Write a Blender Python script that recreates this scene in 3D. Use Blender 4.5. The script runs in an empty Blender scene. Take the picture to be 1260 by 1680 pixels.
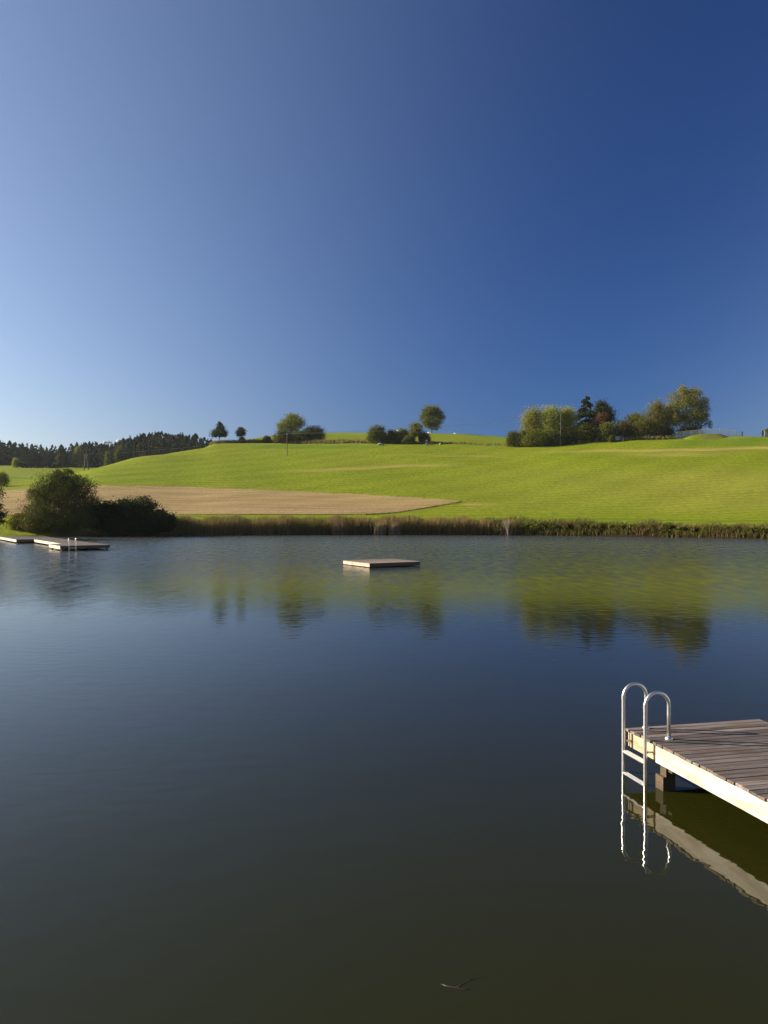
import bpy, bmesh, math, random
import numpy as np
from mathutils import Vector, Matrix

random.seed(7)
RNG = np.random.default_rng(7)
R = math.radians
scene = bpy.context.scene
COL = scene.collection

CAM_H = 3.0          # metres above the water
FPX = 1310.0         # focal length in photo pixels
CX, CY = 630.0, 840.0
POL = ((1.24, .905), (1.02, .81), (.88, .60))   # sky tint and strength of polarisation per channel
SUN_EL, SUN_AZ = R(22), R(-80)   # azimuth from +Y, clockwise

# ------------------------------------------------------------------ helpers
def tag(o, label=None, cat=None, group=None, kind=None):
    if label: o['label'] = label
    if cat: o['category'] = cat
    if group: o['group'] = group
    if kind: o['kind'] = kind
    return o

def empty(name, loc=(0, 0, 0), rz=0.0):
    o = bpy.data.objects.new(name, None)
    o.location = loc
    o.rotation_euler = (0, 0, rz)
    COL.objects.link(o)
    return o

def mesh_np(name, verts, faces, mat, parent=None, smooth=False):
    """verts (N,3), faces (M,k) arrays -> object"""
    verts = np.asarray(verts, dtype=np.float32)
    faces = np.asarray(faces, dtype=np.int32)
    me = bpy.data.meshes.new(name)
    m, k = faces.shape
    me.vertices.add(len(verts))
    me.vertices.foreach_set('co', verts.ravel())
    me.loops.add(m * k)
    me.loops.foreach_set('vertex_index', faces.ravel())
    me.polygons.add(m)
    me.polygons.foreach_set('loop_start', np.arange(0, m * k, k, dtype=np.int32))
    me.polygons.foreach_set('loop_total', np.full(m, k, dtype=np.int32))
    if smooth:
        me.polygons.foreach_set('use_smooth', np.ones(m, dtype=bool))
    me.update(calc_edges=True)
    me.validate()
    me.materials.append(mat)
    o = bpy.data.objects.new(name, me)
    COL.objects.link(o)
    if parent: o.parent = parent
    return o

def bm_obj(name, bm, mat, parent=None, smooth=False):
    me = bpy.data.meshes.new(name)
    bm.normal_update()
    bm.to_mesh(me); bm.free()
    if smooth:
        for p in me.polygons: p.use_smooth = True
    me.materials.append(mat)
    o = bpy.data.objects.new(name, me)
    COL.objects.link(o)
    if parent: o.parent = parent
    return o

def add_box(bm, c, ax, ay, az, sx, sy, sz, bevel=0.0):
    """box centred at c with unit axes and full sizes"""
    c = Vector(c); ax = Vector(ax); ay = Vector(ay); az = Vector(az)
    vs = []
    for i in (-.5, .5):
        for j in (-.5, .5):
            for k in (-.5, .5):
                vs.append(bm.verts.new(c + ax * sx * i + ay * sy * j + az * sz * k))
    idx = [(0, 1, 3, 2), (4, 6, 7, 5), (0, 4, 5, 1), (2, 3, 7, 6), (0, 2, 6, 4), (1, 5, 7, 3)]
    fs = [bm.faces.new([vs[i] for i in f]) for f in idx]
    if bevel > 0:
        es = list({e for f in fs for e in f.edges})
        bmesh.ops.bevel(bm, geom=es, offset=bevel, segments=2, affect='EDGES', profile=.5)
    return fs

def add_tube(bm, pts, radii, n=10, cap=True):
    pts = [Vector(p) for p in pts]
    if not hasattr(radii, '__len__'): radii = [radii] * len(pts)
    rings = []
    prev = None
    for i, p in enumerate(pts):
        if i == 0: t = pts[1] - pts[0]
        elif i == len(pts) - 1: t = pts[-1] - pts[-2]
        else: t = pts[i + 1] - pts[i - 1]
        t.normalize()
        if prev is None:
            a = Vector((0, 0, 1)) if abs(t.z) < .9 else Vector((1, 0, 0))
            u = t.cross(a).normalized()
        else:
            u = (prev - t * prev.dot(t)).normalized()
        prev = u
        v = t.cross(u)
        rings.append([bm.verts.new(p + (u * math.cos(q) + v * math.sin(q)) * radii[i])
                      for q in [2 * math.pi * k / n for k in range(n)]])
    for a, b in zip(rings[:-1], rings[1:]):
        for k in range(n):
            bm.faces.new((a[k], a[(k + 1) % n], b[(k + 1) % n], b[k]))
    if cap:
        bm.faces.new(list(reversed(rings[0]))); bm.faces.new(rings[-1])

def dup(root, loc, rz=0.0, scale=(1, 1, 1), label=None, group=None):
    r = root.copy(); COL.objects.link(r)
    r.location = loc; r.rotation_euler = (0, 0, rz); r.scale = scale
    if label: r['label'] = label
    if group: r['group'] = group
    for ch in list(root.children):
        c = ch.copy(); COL.objects.link(c); c.parent = r
        for g in list(ch.children):
            d = g.copy(); COL.objects.link(d); d.parent = c
    return r

# ------------------------------------------------------------------ node helper
class NT:
    def __init__(s, name, disp=False):
        s.m = bpy.data.materials.new(name); s.m.use_nodes = True
        s.t = s.m.node_tree; s.t.nodes.clear()
        s.out = s.t.nodes.new('ShaderNodeOutputMaterial')
    def n(s, typ, **kw):
        nd = s.t.nodes.new(typ)
        for k, v in kw.items():
            if k == 'inp':
                for a, b in v.items():
                    if isinstance(b, bpy.types.NodeSocket): s.t.links.new(b, nd.inputs[a])
                    else: nd.inputs[a].default_value = b
            else: setattr(nd, k, v)
        return nd
    def link(s, a, b): s.t.links.new(a, b)
    def math(s, op, a, b=None, clamp=False):
        nd = s.n('ShaderNodeMath', operation=op, use_clamp=clamp)
        for i, v in enumerate((a, b)):
            if v is None: continue
            if isinstance(v, bpy.types.NodeSocket): s.link(v, nd.inputs[i])
            else: nd.inputs[i].default_value = v
        return nd.outputs[0]
    def ramp(s, fac, stops, interp='LINEAR'):
        nd = s.n('ShaderNodeValToRGB')
        nd.color_ramp.interpolation = interp
        while len(nd.color_ramp.elements) < len(stops): nd.color_ramp.elements.new(.5)
        for e, (p, c) in zip(nd.color_ramp.elements, stops):
            e.position = p; e.color = (c[0], c[1], c[2], 1) if hasattr(c, '__len__') else (c, c, c, 1)
        s.link(fac, nd.inputs[0])
        return nd.outputs[0]
    def mix(s, fac, a, b, blend='MIX'):
        nd = s.n('ShaderNodeMix', data_type='RGBA', blend_type=blend)
        for sock, v in ((0, fac), (6, a), (7, b)):
            if isinstance(v, bpy.types.NodeSocket): s.link(v, nd.inputs[sock])
            elif sock == 0: nd.inputs[0].default_value = v
            else: nd.inputs[sock].default_value = (v[0], v[1], v[2], 1)
        return nd.outputs[2]
    def noise(s, vec, scale, detail=3, rough=.55, dist=0.0):
        nd = s.n('ShaderNodeTexNoise', inp={'Scale': scale, 'Detail': detail, 'Roughness': rough, 'Distortion': dist})
        if vec is not None: s.link(vec, nd.inputs['Vector'])
        return nd.outputs[0]
    def mapping(s, vec, scale=(1, 1, 1), rot=(0, 0, 0), loc=(0, 0, 0)):
        nd = s.n('ShaderNodeMapping', inp={'Scale': scale, 'Rotation': rot, 'Location': loc})
        s.link(vec, nd.inputs['Vector']); return nd.outputs[0]
    def pos(s): return s.n('ShaderNodeNewGeometry').outputs['Position']
    def objco(s): return s.n('ShaderNodeTexCoord').outputs['Object']
    def finish(s, shader): s.link(shader, s.out.inputs['Surface']); return s.m

def mat_simple(name, c1, c2, scale=4.0, rough=.7, metal=0.0, bump=.0, stretch=(1, 1, 1), detail=5):
    t = NT(name)
    v = t.mapping(t.objco(), stretch)
    n = t.noise(v, scale, detail)
    col = t.mix(t.ramp(n, [(.3, 0), (.7, 1)]), c1, c2)
    p = t.n('ShaderNodeBsdfPrincipled', inp={'Base Color': col, 'Roughness': rough, 'Metallic': metal})
    if bump:
        b = t.n('ShaderNodeBump', inp={'Strength': bump, 'Distance': .01, 'Height': n})
        t.link(b.outputs[0], p.inputs['Normal'])
    return t.finish(p.outputs[0])

def mat_leaf(name, dark, light, tint=None, nscale=.5, trans=.35):
    """foliage: each leaf its own shade, clumps drift in hue, some light passes through"""
    t = NT(name)
    g = t.n('ShaderNodeNewGeometry')
    rnd = g.outputs['Random Per Island']
    oi = t.n('ShaderNodeObjectInfo').outputs['Random']
    n = t.noise(g.outputs['Position'], nscale, 2)
    f = t.math('ADD', t.math('MULTIPLY', rnd, .42), t.math('MULTIPLY', n, .62), True)
    col = t.mix(f, dark, light)
    if tint:
        n2 = t.noise(g.outputs['Position'], nscale * .6, 2)
        col = t.mix(t.ramp(n2, [(.5, 0), (.68, .75)]), col, tint)
    hs = t.n('ShaderNodeHueSaturation', inp={'Color': col, 'Saturation': 1.0,
             'Hue': t.math('ADD', t.math('MULTIPLY', oi, .03), .485),
             'Value': t.math('ADD', t.math('MULTIPLY', oi, .4), .8)})
    d = t.n('ShaderNodeBsdfDiffuse', inp={'Color': hs.outputs[0]})
    tr = t.n('ShaderNodeBsdfTranslucent', inp={'Color': hs.outputs[0]})
    gl = t.n('ShaderNodeBsdfGlossy', inp={'Color': (.9, .9, .9, 1), 'Roughness': .5})
    m = t.n('ShaderNodeMixShader', inp={0: trans, 1: d.outputs[0], 2: tr.outputs[0]})
    m2 = t.n('ShaderNodeMixShader', inp={0: .01, 1: m.outputs[0], 2: gl.outputs[0]})
    return t.finish(m2.outputs[0])

# ------------------------------------------------------------------ terrain
def pchip(x, y, xq):
    x = np.asarray(x, float); y = np.asarray(y, float); xq = np.clip(np.asarray(xq, float), x[0], x[-1])
    h = np.diff(x); d = np.diff(y) / h
    m = np.zeros_like(y)
    for i in range(1, len(x) - 1):
        if d[i - 1] * d[i] > 0:
            w1 = 2 * h[i] + h[i - 1]; w2 = h[i] + 2 * h[i - 1]
            m[i] = (w1 + w2) / (w1 / d[i - 1] + w2 / d[i])
    m[0] = d[0]; m[-1] = d[-1]
    i = np.clip(np.searchsorted(x, xq) - 1, 0, len(x) - 2)
    t = (xq - x[i]) / h[i]
    return ((1 + 2 * t) * (1 - t) ** 2 * y[i] + t * (1 - t) ** 2 * h[i] * m[i]
            + t * t * (3 - 2 * t) * y[i + 1] + t * t * (t - 1) * h[i] * m[i + 1])

SHORE = ([-1400, -300, 0, 60, 160, 290, 560, 800, 900, 1000, 1100, 1200, 1260, 1500, 2700],
         [84, 88, 92, 95, 98.5, 102, 104, 103.2, 101, 98, 94, 90, 88, 82, 70])
def shore(px): return float(np.interp(px, *SHORE))

def hill(D0, y0, D1, y1, back, e=1.3):
    h0 = CAM_H + D0 * (CY - y0) / FPX; h1 = CAM_H + D1 * (CY - y1) / FPX
    k = []
    for t in (0, .12, .3, .5, .7, .88, 1):
        k.append((D0 + (D1 - D0) * t, h0 + (h1 - h0) * t ** e))
    return k + [(D, CAM_H + D * (CY - y) / FPX) for D, y in back]
def knots(l): return [(D, CAM_H + D * (CY - y) / FPX) for D, y in l]
TCOLS = {
    -1400: knots([(100, 846), (150, 815), (200, 798), (270, 784), (420, 766), (560, 758), (3000, 770)]),
    -200: knots([(103, 847), (150, 814), (200, 797), (270, 783), (420, 766), (560, 758), (3000, 770)]),
    0: knots([(106, 847), (150, 812), (200, 795), (270, 781), (420, 766), (560, 758), (3000, 770)]),
    90: knots([(108, 847), (150, 809), (200, 790), (250, 781), (330, 775), (420, 766), (560, 760), (3000, 770)]),
    160: hill(109, 846, 212, 769, [(250, 769.5), (310, 774), (420, 767), (560, 760), (3000, 770)], 1.15),
    240: hill(111, 846, 250, 748, [(275, 750), (340, 766), (430, 768), (600, 760), (3000, 770)], 1.2),
    332: hill(112, 846, 288, 735, [(305, 737), (360, 752), (440, 762), (600, 762), (3000, 775)], 1.25),
    355: hill(112, 846, 300, 727, [(318, 727), (360, 738), (440, 756), (600, 762), (3000, 775)], 1.25),
    440: hill(113, 846, 298, 727, [(310, 723), (350, 717), (400, 715.5), (520, 724), (3000, 775)], 1.25),
    560: hill(113, 847, 283, 728, [(296, 723), (340, 715), (420, 710.5), (540, 718), (3000, 775)], 1.25),
    740: hill(112, 849, 270, 729, [(285, 724), (320, 718), (400, 711.5), (520, 718), (3000, 775)], 1.25),
    830: hill(110, 851, 262, 731, [(275, 727), (310, 722), (380, 717), (500, 724), (3000, 775)], 1.25),
    940: hill(107, 853, 254, 727, [(268, 722), (300, 721), (400, 726), (3000, 775)], 1.25),
    1100: hill(103, 856, 248, 720, [(262, 718), (300, 722), (400, 728), (3000, 775)], 1.25),
    1260: hill(97, 859, 243, 716.5, [(258, 716), (300, 722), (400, 730), (3000, 775)], 1.25),
    1500: hill(91, 862, 236, 715, [(258, 716), (300, 722), (400, 730), (3000, 775)], 1.25),
    2700: hill(80, 870, 220, 715, [(258, 716), (300, 722), (400, 730), (3000, 775)], 1.25),
}
GP = np.concatenate([np.arange(-1400, -120, 40), np.arange(-120, 1385, 5), np.arange(1390, 2710, 40)]).astype(float)
GD = np.concatenate([np.arange(62, 320, .9), np.arange(320, 700, 5), np.arange(700, 3001, 100)]).astype(float)
tpx = np.array(sorted(TCOLS)); prof = []
for p in tpx:
    s = shore(p); k = TCOLS[int(p)]
    h0 = k[0][1]
    pre = [(40, -2.5), (s - 14, -1.6), (s - 1.2, -.22), (s, .0), (s + 1.6, .5), (s + (k[0][0] - s) * .55, h0 * .74)]
    if p <= 60: pre[-2:] = [(s + 1.6, .22), (s + (k[0][0] - s) * .6, h0 * .5)]
    kk = [q for q in pre if q[0] < k[0][0] - .5] + k
    prof.append(pchip([q[0] for q in kk], [q[1] for q in kk], GD))
prof = np.array(prof)                                   # [col, D]
H = np.stack([pchip(tpx, prof[:, j], GP) for j in range(len(GD))], axis=1)   # [px, D]
# soften sideways creases of the front slope
fine_i = np.where((GP >= -120) & (GP <= 1380))[0]
kern = np.exp(-.5 * (np.arange(-12, 13) / 4.5) ** 2); kern /= kern.sum()
Hs = H.copy()
padded = np.pad(H[fine_i], ((12, 12), (0, 0)), mode='edge')
Hs[fine_i] = sum(kern[k] * padded[k:k + len(fine_i)] for k in range(25))
wgt = np.clip((285 - GD) / 40, 0, 1) * np.clip((GD - 108) / 15, 0, 1)
H = H * (1 - wgt) + Hs * wgt
# gentle natural unevenness
def lump(x, y):
    return (.18 * np.sin(x * .071 + 1.3) * np.sin(y * .053 + .4) + .10 * np.sin(x * .19 + y * .07 + 2.)
            + .06 * np.sin(x * .37 - y * .29))
PXg, Dg = np.meshgrid(GP, GD, indexing='ij')
Xg = (PXg - CX) / FPX * Dg
fade = np.clip((H - 2.0) / 2.0, 0, 1)
H = H + lump(Xg, Dg) * fade
YIMG = CY - FPX * (H - CAM_H) / Dg

def TH(x, y):
    px = CX + FPX * x / y
    i = int(np.clip(np.searchsorted(GP, px) - 1, 0, len(GP) - 2)); j = int(np.clip(np.searchsorted(GD, y) - 1, 0, len(GD) - 2))
    a = min(max((px - GP[i]) / (GP[i + 1] - GP[i]), 0), 1); b = min(max((y - GD[j]) / (GD[j + 1] - GD[j]), 0), 1)
    return float((H[i, j] * (1 - a) + H[i + 1, j] * a) * (1 - b) + (H[i, j + 1] * (1 - a) + H[i + 1, j + 1] * a) * b)
def depth_at(px, y, dmin=None, hi=300):
    """depth where the ground meets that height of view in that direction"""
    d = (shore(px) + 3) if dmin is None else dmin
    while d < hi:
        h = TH((px - CX) / FPX * d, d)
        if CY - FPX * (h - CAM_H) / d <= y: return d
        d += .25
    return hi
def gpt(px, D, dz=0.0):
    x = (px - CX) / FPX * D
    return Vector((x, D, TH(x, D) + dz))
def htop(px, D, ytop):
    """height in metres of something at that depth reaching that height of view"""
    return CAM_H + D * (CY - ytop) / FPX - gpt(px, D).z
def m_at(D, pix): return pix * D / FPX

def band(v, lo, hi, s):
    return np.clip((v - lo) / s, 0, 1) * np.clip((hi - v) / s, 0, 1)

# material attributes of the ground: dry = straw coloured mown grass, lush = deeper green strips
front = np.where(Dg < 300, 1.0, 0.0)
wob = 1.5 * np.sin(PXg * .021) + 1.0 * np.sin(PXg * .057 + 1)
dry = np.zeros_like(H)
dry += .9 * band(YIMG + wob * .4 - (1260 - PXg) * .018, 732.5, 738, 1.6) * np.clip((PXg - 860) / 150, 0, 1) * front
dry += .55 * band(YIMG + wob - (1260 - PXg) * .012, 738, 748, 4) * np.clip((PXg - 980) / 120, 0, 1) * np.clip((1230 - PXg) / 130, 0, 1) * front
dry += .75 * band(YIMG + wob * .6 + (PXg - 620) * .035, 764, 770, 2.2) * np.clip((PXg - 430) / 120, 0, 1) * np.clip((780 - PXg) / 120, 0, 1) * front
dry += .45 * band(YIMG + wob, 746, 750, 2) * np.clip((PXg - 590) / 100, 0, 1) * np.clip((860 - PXg) / 60, 0, 1) * front
dry += .8 * band(YIMG + wob * .3, 825, 830, 2) * np.clip((PXg - 752) / 10, 0, 1) * np.clip((825 - PXg) / 50, 0, 1) * front
dry += .22 * np.clip((PXg - 620) / 500, 0, 1) * band(YIMG, 760, 850, 20) * front
lush = np.zeros_like(H)
lush += .9 * band(YIMG + wob * .3 - (PXg - 830) * .012, 848.5, 852, 1.2) * np.clip((PXg - 800) / 60, 0, 1) * front
lush += .7 * band(YIMG, 729.5, 737, 1.5) * np.clip((PXg - 380) / 60, 0, 1) * np.clip((640 - PXg) / 60, 0, 1) * front
lush += .6 * band(YIMG, 718, 733, 3) * np.clip((PXg - 1080) / 60, 0, 1) * front
lush += .7 * band(YIMG + wob, 783, 788, 1.5) * np.clip((110 - PXg) / 60, 0, 1)
lush += .5 * band(YIMG + (PXg - 160) * .05 + wob, 778, 783, 2) * np.clip((PXg - 150) / 20, 0, 1) * np.clip((300 - PXg) / 80, 0, 1) * front

t = NT('meadow_grass')
P = t.pos()
at_dry = t.n('ShaderNodeAttribute', attribute_name='dry').outputs['Fac']
at_lush = t.n('ShaderNodeAttribute', attribute_name='lush').outputs['Fac']
at_wild = t.n('ShaderNodeAttribute', attribute_name='wild').outputs['Fac']
fine = t.noise(t.mapping(P, (1, 1, 1)), 1.6, 5, .7)
streak = t.noise(t.mapping(P, (.05, .55, .2), (0, 0, R(-3))), 1.0, 4, .65)
big = t.noise(P, .022, 3, .5)
col = t.mix(t.ramp(streak, [(.34, 0), (.66, 1)]), (.175, .236, .007), (.238, .264, .012))
col = t.mix(t.ramp(fine, [(.35, 0), (.65, 1)]), t.mix(.45, col, (.080, .125, .005)), col)
col = t.mix(t.math('MULTIPLY', t.ramp(big, [(.42, 0), (.62, 1)]), .35), col, (.23, .235, .02))
wv = t.n('ShaderNodeTexWave', wave_type='BANDS', bands_direction='Y', inp={'Scale': .085, 'Distortion': 2.2, 'Detail': 3.0, 'Detail Scale': .6})
t.link(t.mapping(P, (.35, 1, .5), (0, 0, R(-3))), wv.inputs['Vector'])
col = t.mix(t.math('MULTIPLY', t.ramp(wv.outputs['Fac'], [(.0, 1), (.25, 0)]), .5), col, (.085, .125, .006))
tuft = t.noise(t.mapping(P, (1.0, .5, .8), (0, 0, R(-3))), 1.5, 5, .72)
col = t.mix(t.ramp(tuft, [(.36, .62), (.56, 0)]), col, (.070, .108, .004))
col = t.mix(t.ramp(tuft, [(.54, 0), (.70, .5)]), col, (.285, .30, .03))
wv2 = t.noise(t.mapping(P, (.02, 1.7, .6), (0, 0, R(-3))), 1.0, 3, .7)
col = t.mix(t.ramp(wv2, [(.60, 0), (.72, .55)]), col, (.30, .27, .04))
dn = t.math('MULTIPLY', at_dry, t.ramp(t.noise(t.mapping(P, (.12, .9, .4)), 1.0, 4, .7), [(.3, .25), (.62, 1)]))
col = t.mix(dn, col, (.36, .27, .095))
ln = t.math('MULTIPLY', at_lush, .8)
col = t.mix(ln, col, (.07, .15, .012))
col = t.mix(at_wild, col, t.mix(fine, (.07, .085, .015), (.18, .14, .05)))
col = t.mix(t.n('ShaderNodeAttribute', attribute_name='mud').outputs['Fac'], col, (.028, .022, .012))
p = t.n('ShaderNodeBsdfPrincipled', inp={'Base Color': col, 'Roughness': .95, 'Specular IOR Level': .04})
b = t.n('ShaderNodeBump', inp={'Strength': .7, 'Distance': .12, 'Height': fine})
t.link(b.outputs[0], p.inputs['Normal'])
M_meadow = t.finish(p.outputs[0])

def grid_obj(name, X, Y, Z, mat):
    ni, nj = X.shape
    v = np.stack([X.ravel(), Y.ravel(), Z.ravel()], axis=1)
    i, j = np.meshgrid(np.arange(ni - 1), np.arange(nj - 1), indexing='ij')
    a = (i * nj + j).ravel()
    f = np.stack([a, a + nj, a + nj + 1, a + 1], axis=1)
    return mesh_np(name, v, f, mat, smooth=True)
hill_o = grid_obj('hill', Xg, Dg, H, M_meadow)
tag(hill_o, 'broad green meadow hill rising behind the pond', 'hill', kind='structure')
sh_g = np.interp(PXg, *SHORE)
wild = np.clip(1.3 - (Dg - sh_g) / 6.0, 0, 1) * np.clip((PXg - 75) / 30, 0, 1)
mud = np.clip(1.6 - (Dg - sh_g) / .9, 0, 1) * np.clip((PXg - 120) / 60, 0, 1)
for nm, arr in (('mud', mud), ('dry', dry), ('lush', lush), ('wild', wild)):
    a = hill_o.data.attributes.new(nm, 'FLOAT', 'POINT')
    a.data.foreach_set('value', np.clip(arr, 0, 1).astype(np.float32).ravel())

# harvested stubble field
t = NT('stubble')
P = t.pos()
rows = t.noise(t.mapping(P, (.03, .8, .3), (0, 0, R(-4))), 1.0, 5, .75)
fine = t.noise(P, 2.2, 5, .7)
big = t.noise(t.mapping(P, (.02, .07, .05)), 1.0, 3)
col = t.mix(t.ramp(rows, [(.38, 0), (.60, 1)]), (.22, .145, .060), (.44, .315, .15))
col = t.mix(t.ramp(fine, [(.36, .75), (.56, 0)]), col, (.15, .115, .045))
col = t.mix(t.ramp(big, [(.45, 0), (.66, .5)]), col, (.30, .225, .07))
p = t.n('ShaderNodeBsdfPrincipled', inp={'Base Color': col, 'Roughness': .95, 'Specular IOR Level': .1})
b = t.n('ShaderNodeBump', inp={'Strength': .8, 'Distance': .15, 'Height': t.math('ADD', fine, rows)})
t.link(b.outputs[0], p.inputs['Normal'])
M_stub = t.finish(p.outputs[0])
spx = np.concatenate([np.arange(-260, 600, 6), np.arange(600, 757, 3)]).astype(float)
up = np.interp(spx, [-260, 0, 90, 160, 300, 400, 600, 700, 756], [813, 806, 800, 797, 799, 803, 812, 818.5, 822.4])
lo = np.interp(spx, [-260, 0, 400, 560, 610, 650, 700, 756], [846, 845.5, 844.8, 844.2, 843.5, 841, 833, 823.2])
up = up + RNG.normal(size=len(spx)) * .28 + .45 * np.sin(spx * .13) * np.sin(spx * .037); 
X = np.zeros((len(spx), 40)); Y = X.copy(); Z = X.copy()
for i, px in enumerate(spx):
    d0 = depth_at(px, lo[i]); d1 = max(depth_at(px, up[i]), d0 + .3)
    for j, s in enumerate(np.linspace(0, 1, 40)):
        d = d0 + (d1 - d0) * s
        q = gpt(px, d, .07); X[i, j], Y[i, j], Z[i, j] = q
tag(grid_obj('stubble_field', X, Y, Z, M_stub), 'harvested tan stubble field at the foot of the hill', 'field', kind='structure')

# ------------------------------------------------------------------ water
t = NT('pond_water')
P = t.pos()
sep = t.n('ShaderNodeSeparateXYZ'); t.link(P, sep.inputs[0])
warp = t.noise(t.mapping(P, (.03, .035, 1)), 1.0, 3, .55)
yy = t.math('ADD', sep.outputs[1], t.math('MULTIPLY', t.math('SUBTRACT', warp, .5), 34.0))
mr = t.n('ShaderNodeMapRange', interpolation_type='SMOOTHSTEP', inp={'Value': yy, 'From Min': 7.0, 'From Max': 62.0, 'To Min': 0.0, 'To Max': 1.0})
gust = t.noise(t.mapping(P, (2.0, .62, 1), (0, 0, R(4))), 1.0, 4, .65)
wind = t.math('MULTIPLY', mr.outputs[0], t.ramp(gust, [(.30, .35), (.66, 1.0)]))
w1 = t.noise(t.mapping(P, (1.0, 1.5, 1)), 2.3, 2, .5, .3)
w2 = t.noise(t.mapping(P, (.7, 1.6, 1), (0, 0, R(12))), 3.1, 3, .6, .4)
w3 = t.noise(t.mapping(P, (.5, .9, 1)), .55, 2, .5)
h_calm = t.math('ADD', t.math('MULTIPLY', w1, .0035), t.math('MULTIPLY', w3, .003))
h_wind = t.math('MULTIPLY', t.math('MULTIPLY', w2, .022), t.math('POWER', wind, 1.2))
hgt = t.math('ADD', h_calm, h_wind)
bmp = t.n('ShaderNodeBump', inp={'Strength': 1.0, 'Distance': 1.0, 'Height': hgt})
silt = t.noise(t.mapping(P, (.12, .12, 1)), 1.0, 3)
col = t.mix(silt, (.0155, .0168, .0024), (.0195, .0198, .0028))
far_refl = t.n('ShaderNodeMapRange', interpolation_type='SMOOTHSTEP', inp={'Value': yy, 'From Min': 32.0, 'From Max': 92.0, 'To Min': 0.0, 'To Max': 1.0}).outputs[0]
col = t.mix(far_refl, col, (.046, .054, .040))          # paler towards the far bank: missing sky reflection painted into the base colour
rg = t.math('ADD', t.math('MULTIPLY', wind, .33), .014)
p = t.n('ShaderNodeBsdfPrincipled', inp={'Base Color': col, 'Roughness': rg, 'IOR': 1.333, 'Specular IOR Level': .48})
t.link(bmp.outputs[0], p.inputs['Normal'])
M_water = t.finish(p.outputs[0])
bm = bmesh.new()
vs = [bm.verts.new(v) for v in ((-260, -60, 0), (260, -60, 0), (260, 112, 0), (-260, 112, 0))]
bm.faces.new(vs)
tag(bm_obj('water', bm, M_water), 'calm dark pond reflecting the blue sky', 'water', kind='structure')

# ------------------------------------------------------------------ wood / metal materials
def mat_wood(name, c_dark, c_light, c_stain, along, rough=.7, grain=1.0, knots=True, TONE=(.5, .75)):
    """weathered timber; along = unit xy direction of the grain; every board gets its own tone"""
    t = NT(name)
    P = t.objco()
    ang = math.atan2(along[1], along[0])
    v = t.mapping(P, (1, 1, 1), (0, 0, -ang))
    rnd = t.n('ShaderNodeNewGeometry').outputs['Random Per Island']
    off = t.n('ShaderNodeCombineXYZ', inp={'X': t.math('MULTIPLY', rnd, 37.0), 'Y': t.math('MULTIPLY', rnd, 11.0), 'Z': 0.0})
    va = t.n('ShaderNodeVectorMath', operation='ADD'); t.link(v, va.inputs[0]); t.link(off.outputs[0], va.inputs[1])
    g = t.noise(t.mapping(va.outputs[0], (1.2, 45, 45)), 1.0 * grain, 5, .65, .6)
    blot = t.noise(t.mapping(va.outputs[0], (1.3, 4, 4)), 1.6, 4, .6)
    spots = t.noise(t.mapping(va.outputs[0], (4, 14, 14)), 2.2, 3, .6)
    col = t.mix(t.ramp(g, [(.3, 0), (.7, 1)]), c_dark, c_light)
    col = t.mix(t.ramp(blot, [(.45, 0), (.68, .75)]), col, c_stain)
    tone = t.n('ShaderNodeHueSaturation', inp={'Color': col, 'Saturation': 1.0, 'Hue': .5, 'Value': t.math('ADD', t.math('MULTIPLY', rnd, TONE[0]), TONE[1])})
    col = tone.outputs[0]
    if knots:
        col = t.mix(t.ramp(spots, [(.69, 0), (.76, .8)]), col, (c_light[0] * 1.5, c_light[1] * 1.5, c_light[2] * 1.45))
        col = t.mix(t.ramp(spots, [(.24, .8), (.30, 0)]), col, (c_dark[0] * .4, c_dark[1] * .4, c_dark[2] * .4))
    p = t.n('ShaderNodeBsdfPrincipled', inp={'Base Color': col, 'Roughness': rough, 'Specular IOR Level': .35})
    b = t.n('ShaderNodeBump', inp={'Strength': .5, 'Distance': .004, 'Height': g})
    t.link(b.outputs[0], p.inputs['Normal'])
    return t.finish(p.outputs[0])

dA = Vector((.227, -.974, 0)).normalized(); dB = Vector((.974, .227, 0)).normalized(); UP = Vector((0, 0, 1))
M_deck = mat_wood('weathered_deck', (.075, .058, .048), (.235, .200, .178), (.105, .062, .030), dB, .6, TONE=(.85, .55))
M_fascia = mat_wood('pale_new_timber', (.42, .375, .30), (.60, .545, .46), (.30, .245, .17), dA, .6, .8)
M_fascia_old = mat_wood('yellowed_timber', (.33, .26, .16), (.50, .42, .29), (.22, .16, .09), dA, .7)
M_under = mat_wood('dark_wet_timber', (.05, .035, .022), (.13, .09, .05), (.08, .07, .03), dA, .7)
M_post = mat_wood('post_timber', (.045, .029, .018), (.13, .085, .052), (.04, .035, .018), (0, 1), .7)
t = NT('stainless_steel')
n = t.noise(t.mapping(t.objco(), (60, 60, 3)), 1.0, 3)
sm = t.noise(t.objco(), 3.0, 3)
cs = t.mix(sm, (.64, .62, .59), (.78, .76, .73))
bp = t.n('ShaderNodeBump', inp={'Strength': .25, 'Distance': .004, 'Height': t.noise(t.objco(), 14.0, 2)}).outputs[0]
pa_ = t.n('ShaderNodeBsdfPrincipled', inp={'Base Color': cs, 'Metallic': 1.0, 'Roughness': t.math('ADD', t.math('MULTIPLY', n, .1), .14), 'Normal': bp})
pb_ = t.n('ShaderNodeBsdfPrincipled', inp={'Base Color': cs, 'Metallic': 1.0, 'Roughness': .5, 'Normal': bp})
p = t.n('ShaderNodeMixShader', inp={0: .5, 1: pa_.outputs[0], 2: pb_.outputs[0]})
M_steel = t.finish(p.outputs[0])

M_iron = mat_simple('grey_iron', (.18, .18, .19), (.30, .30, .31), 5, .6, .4)
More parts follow.
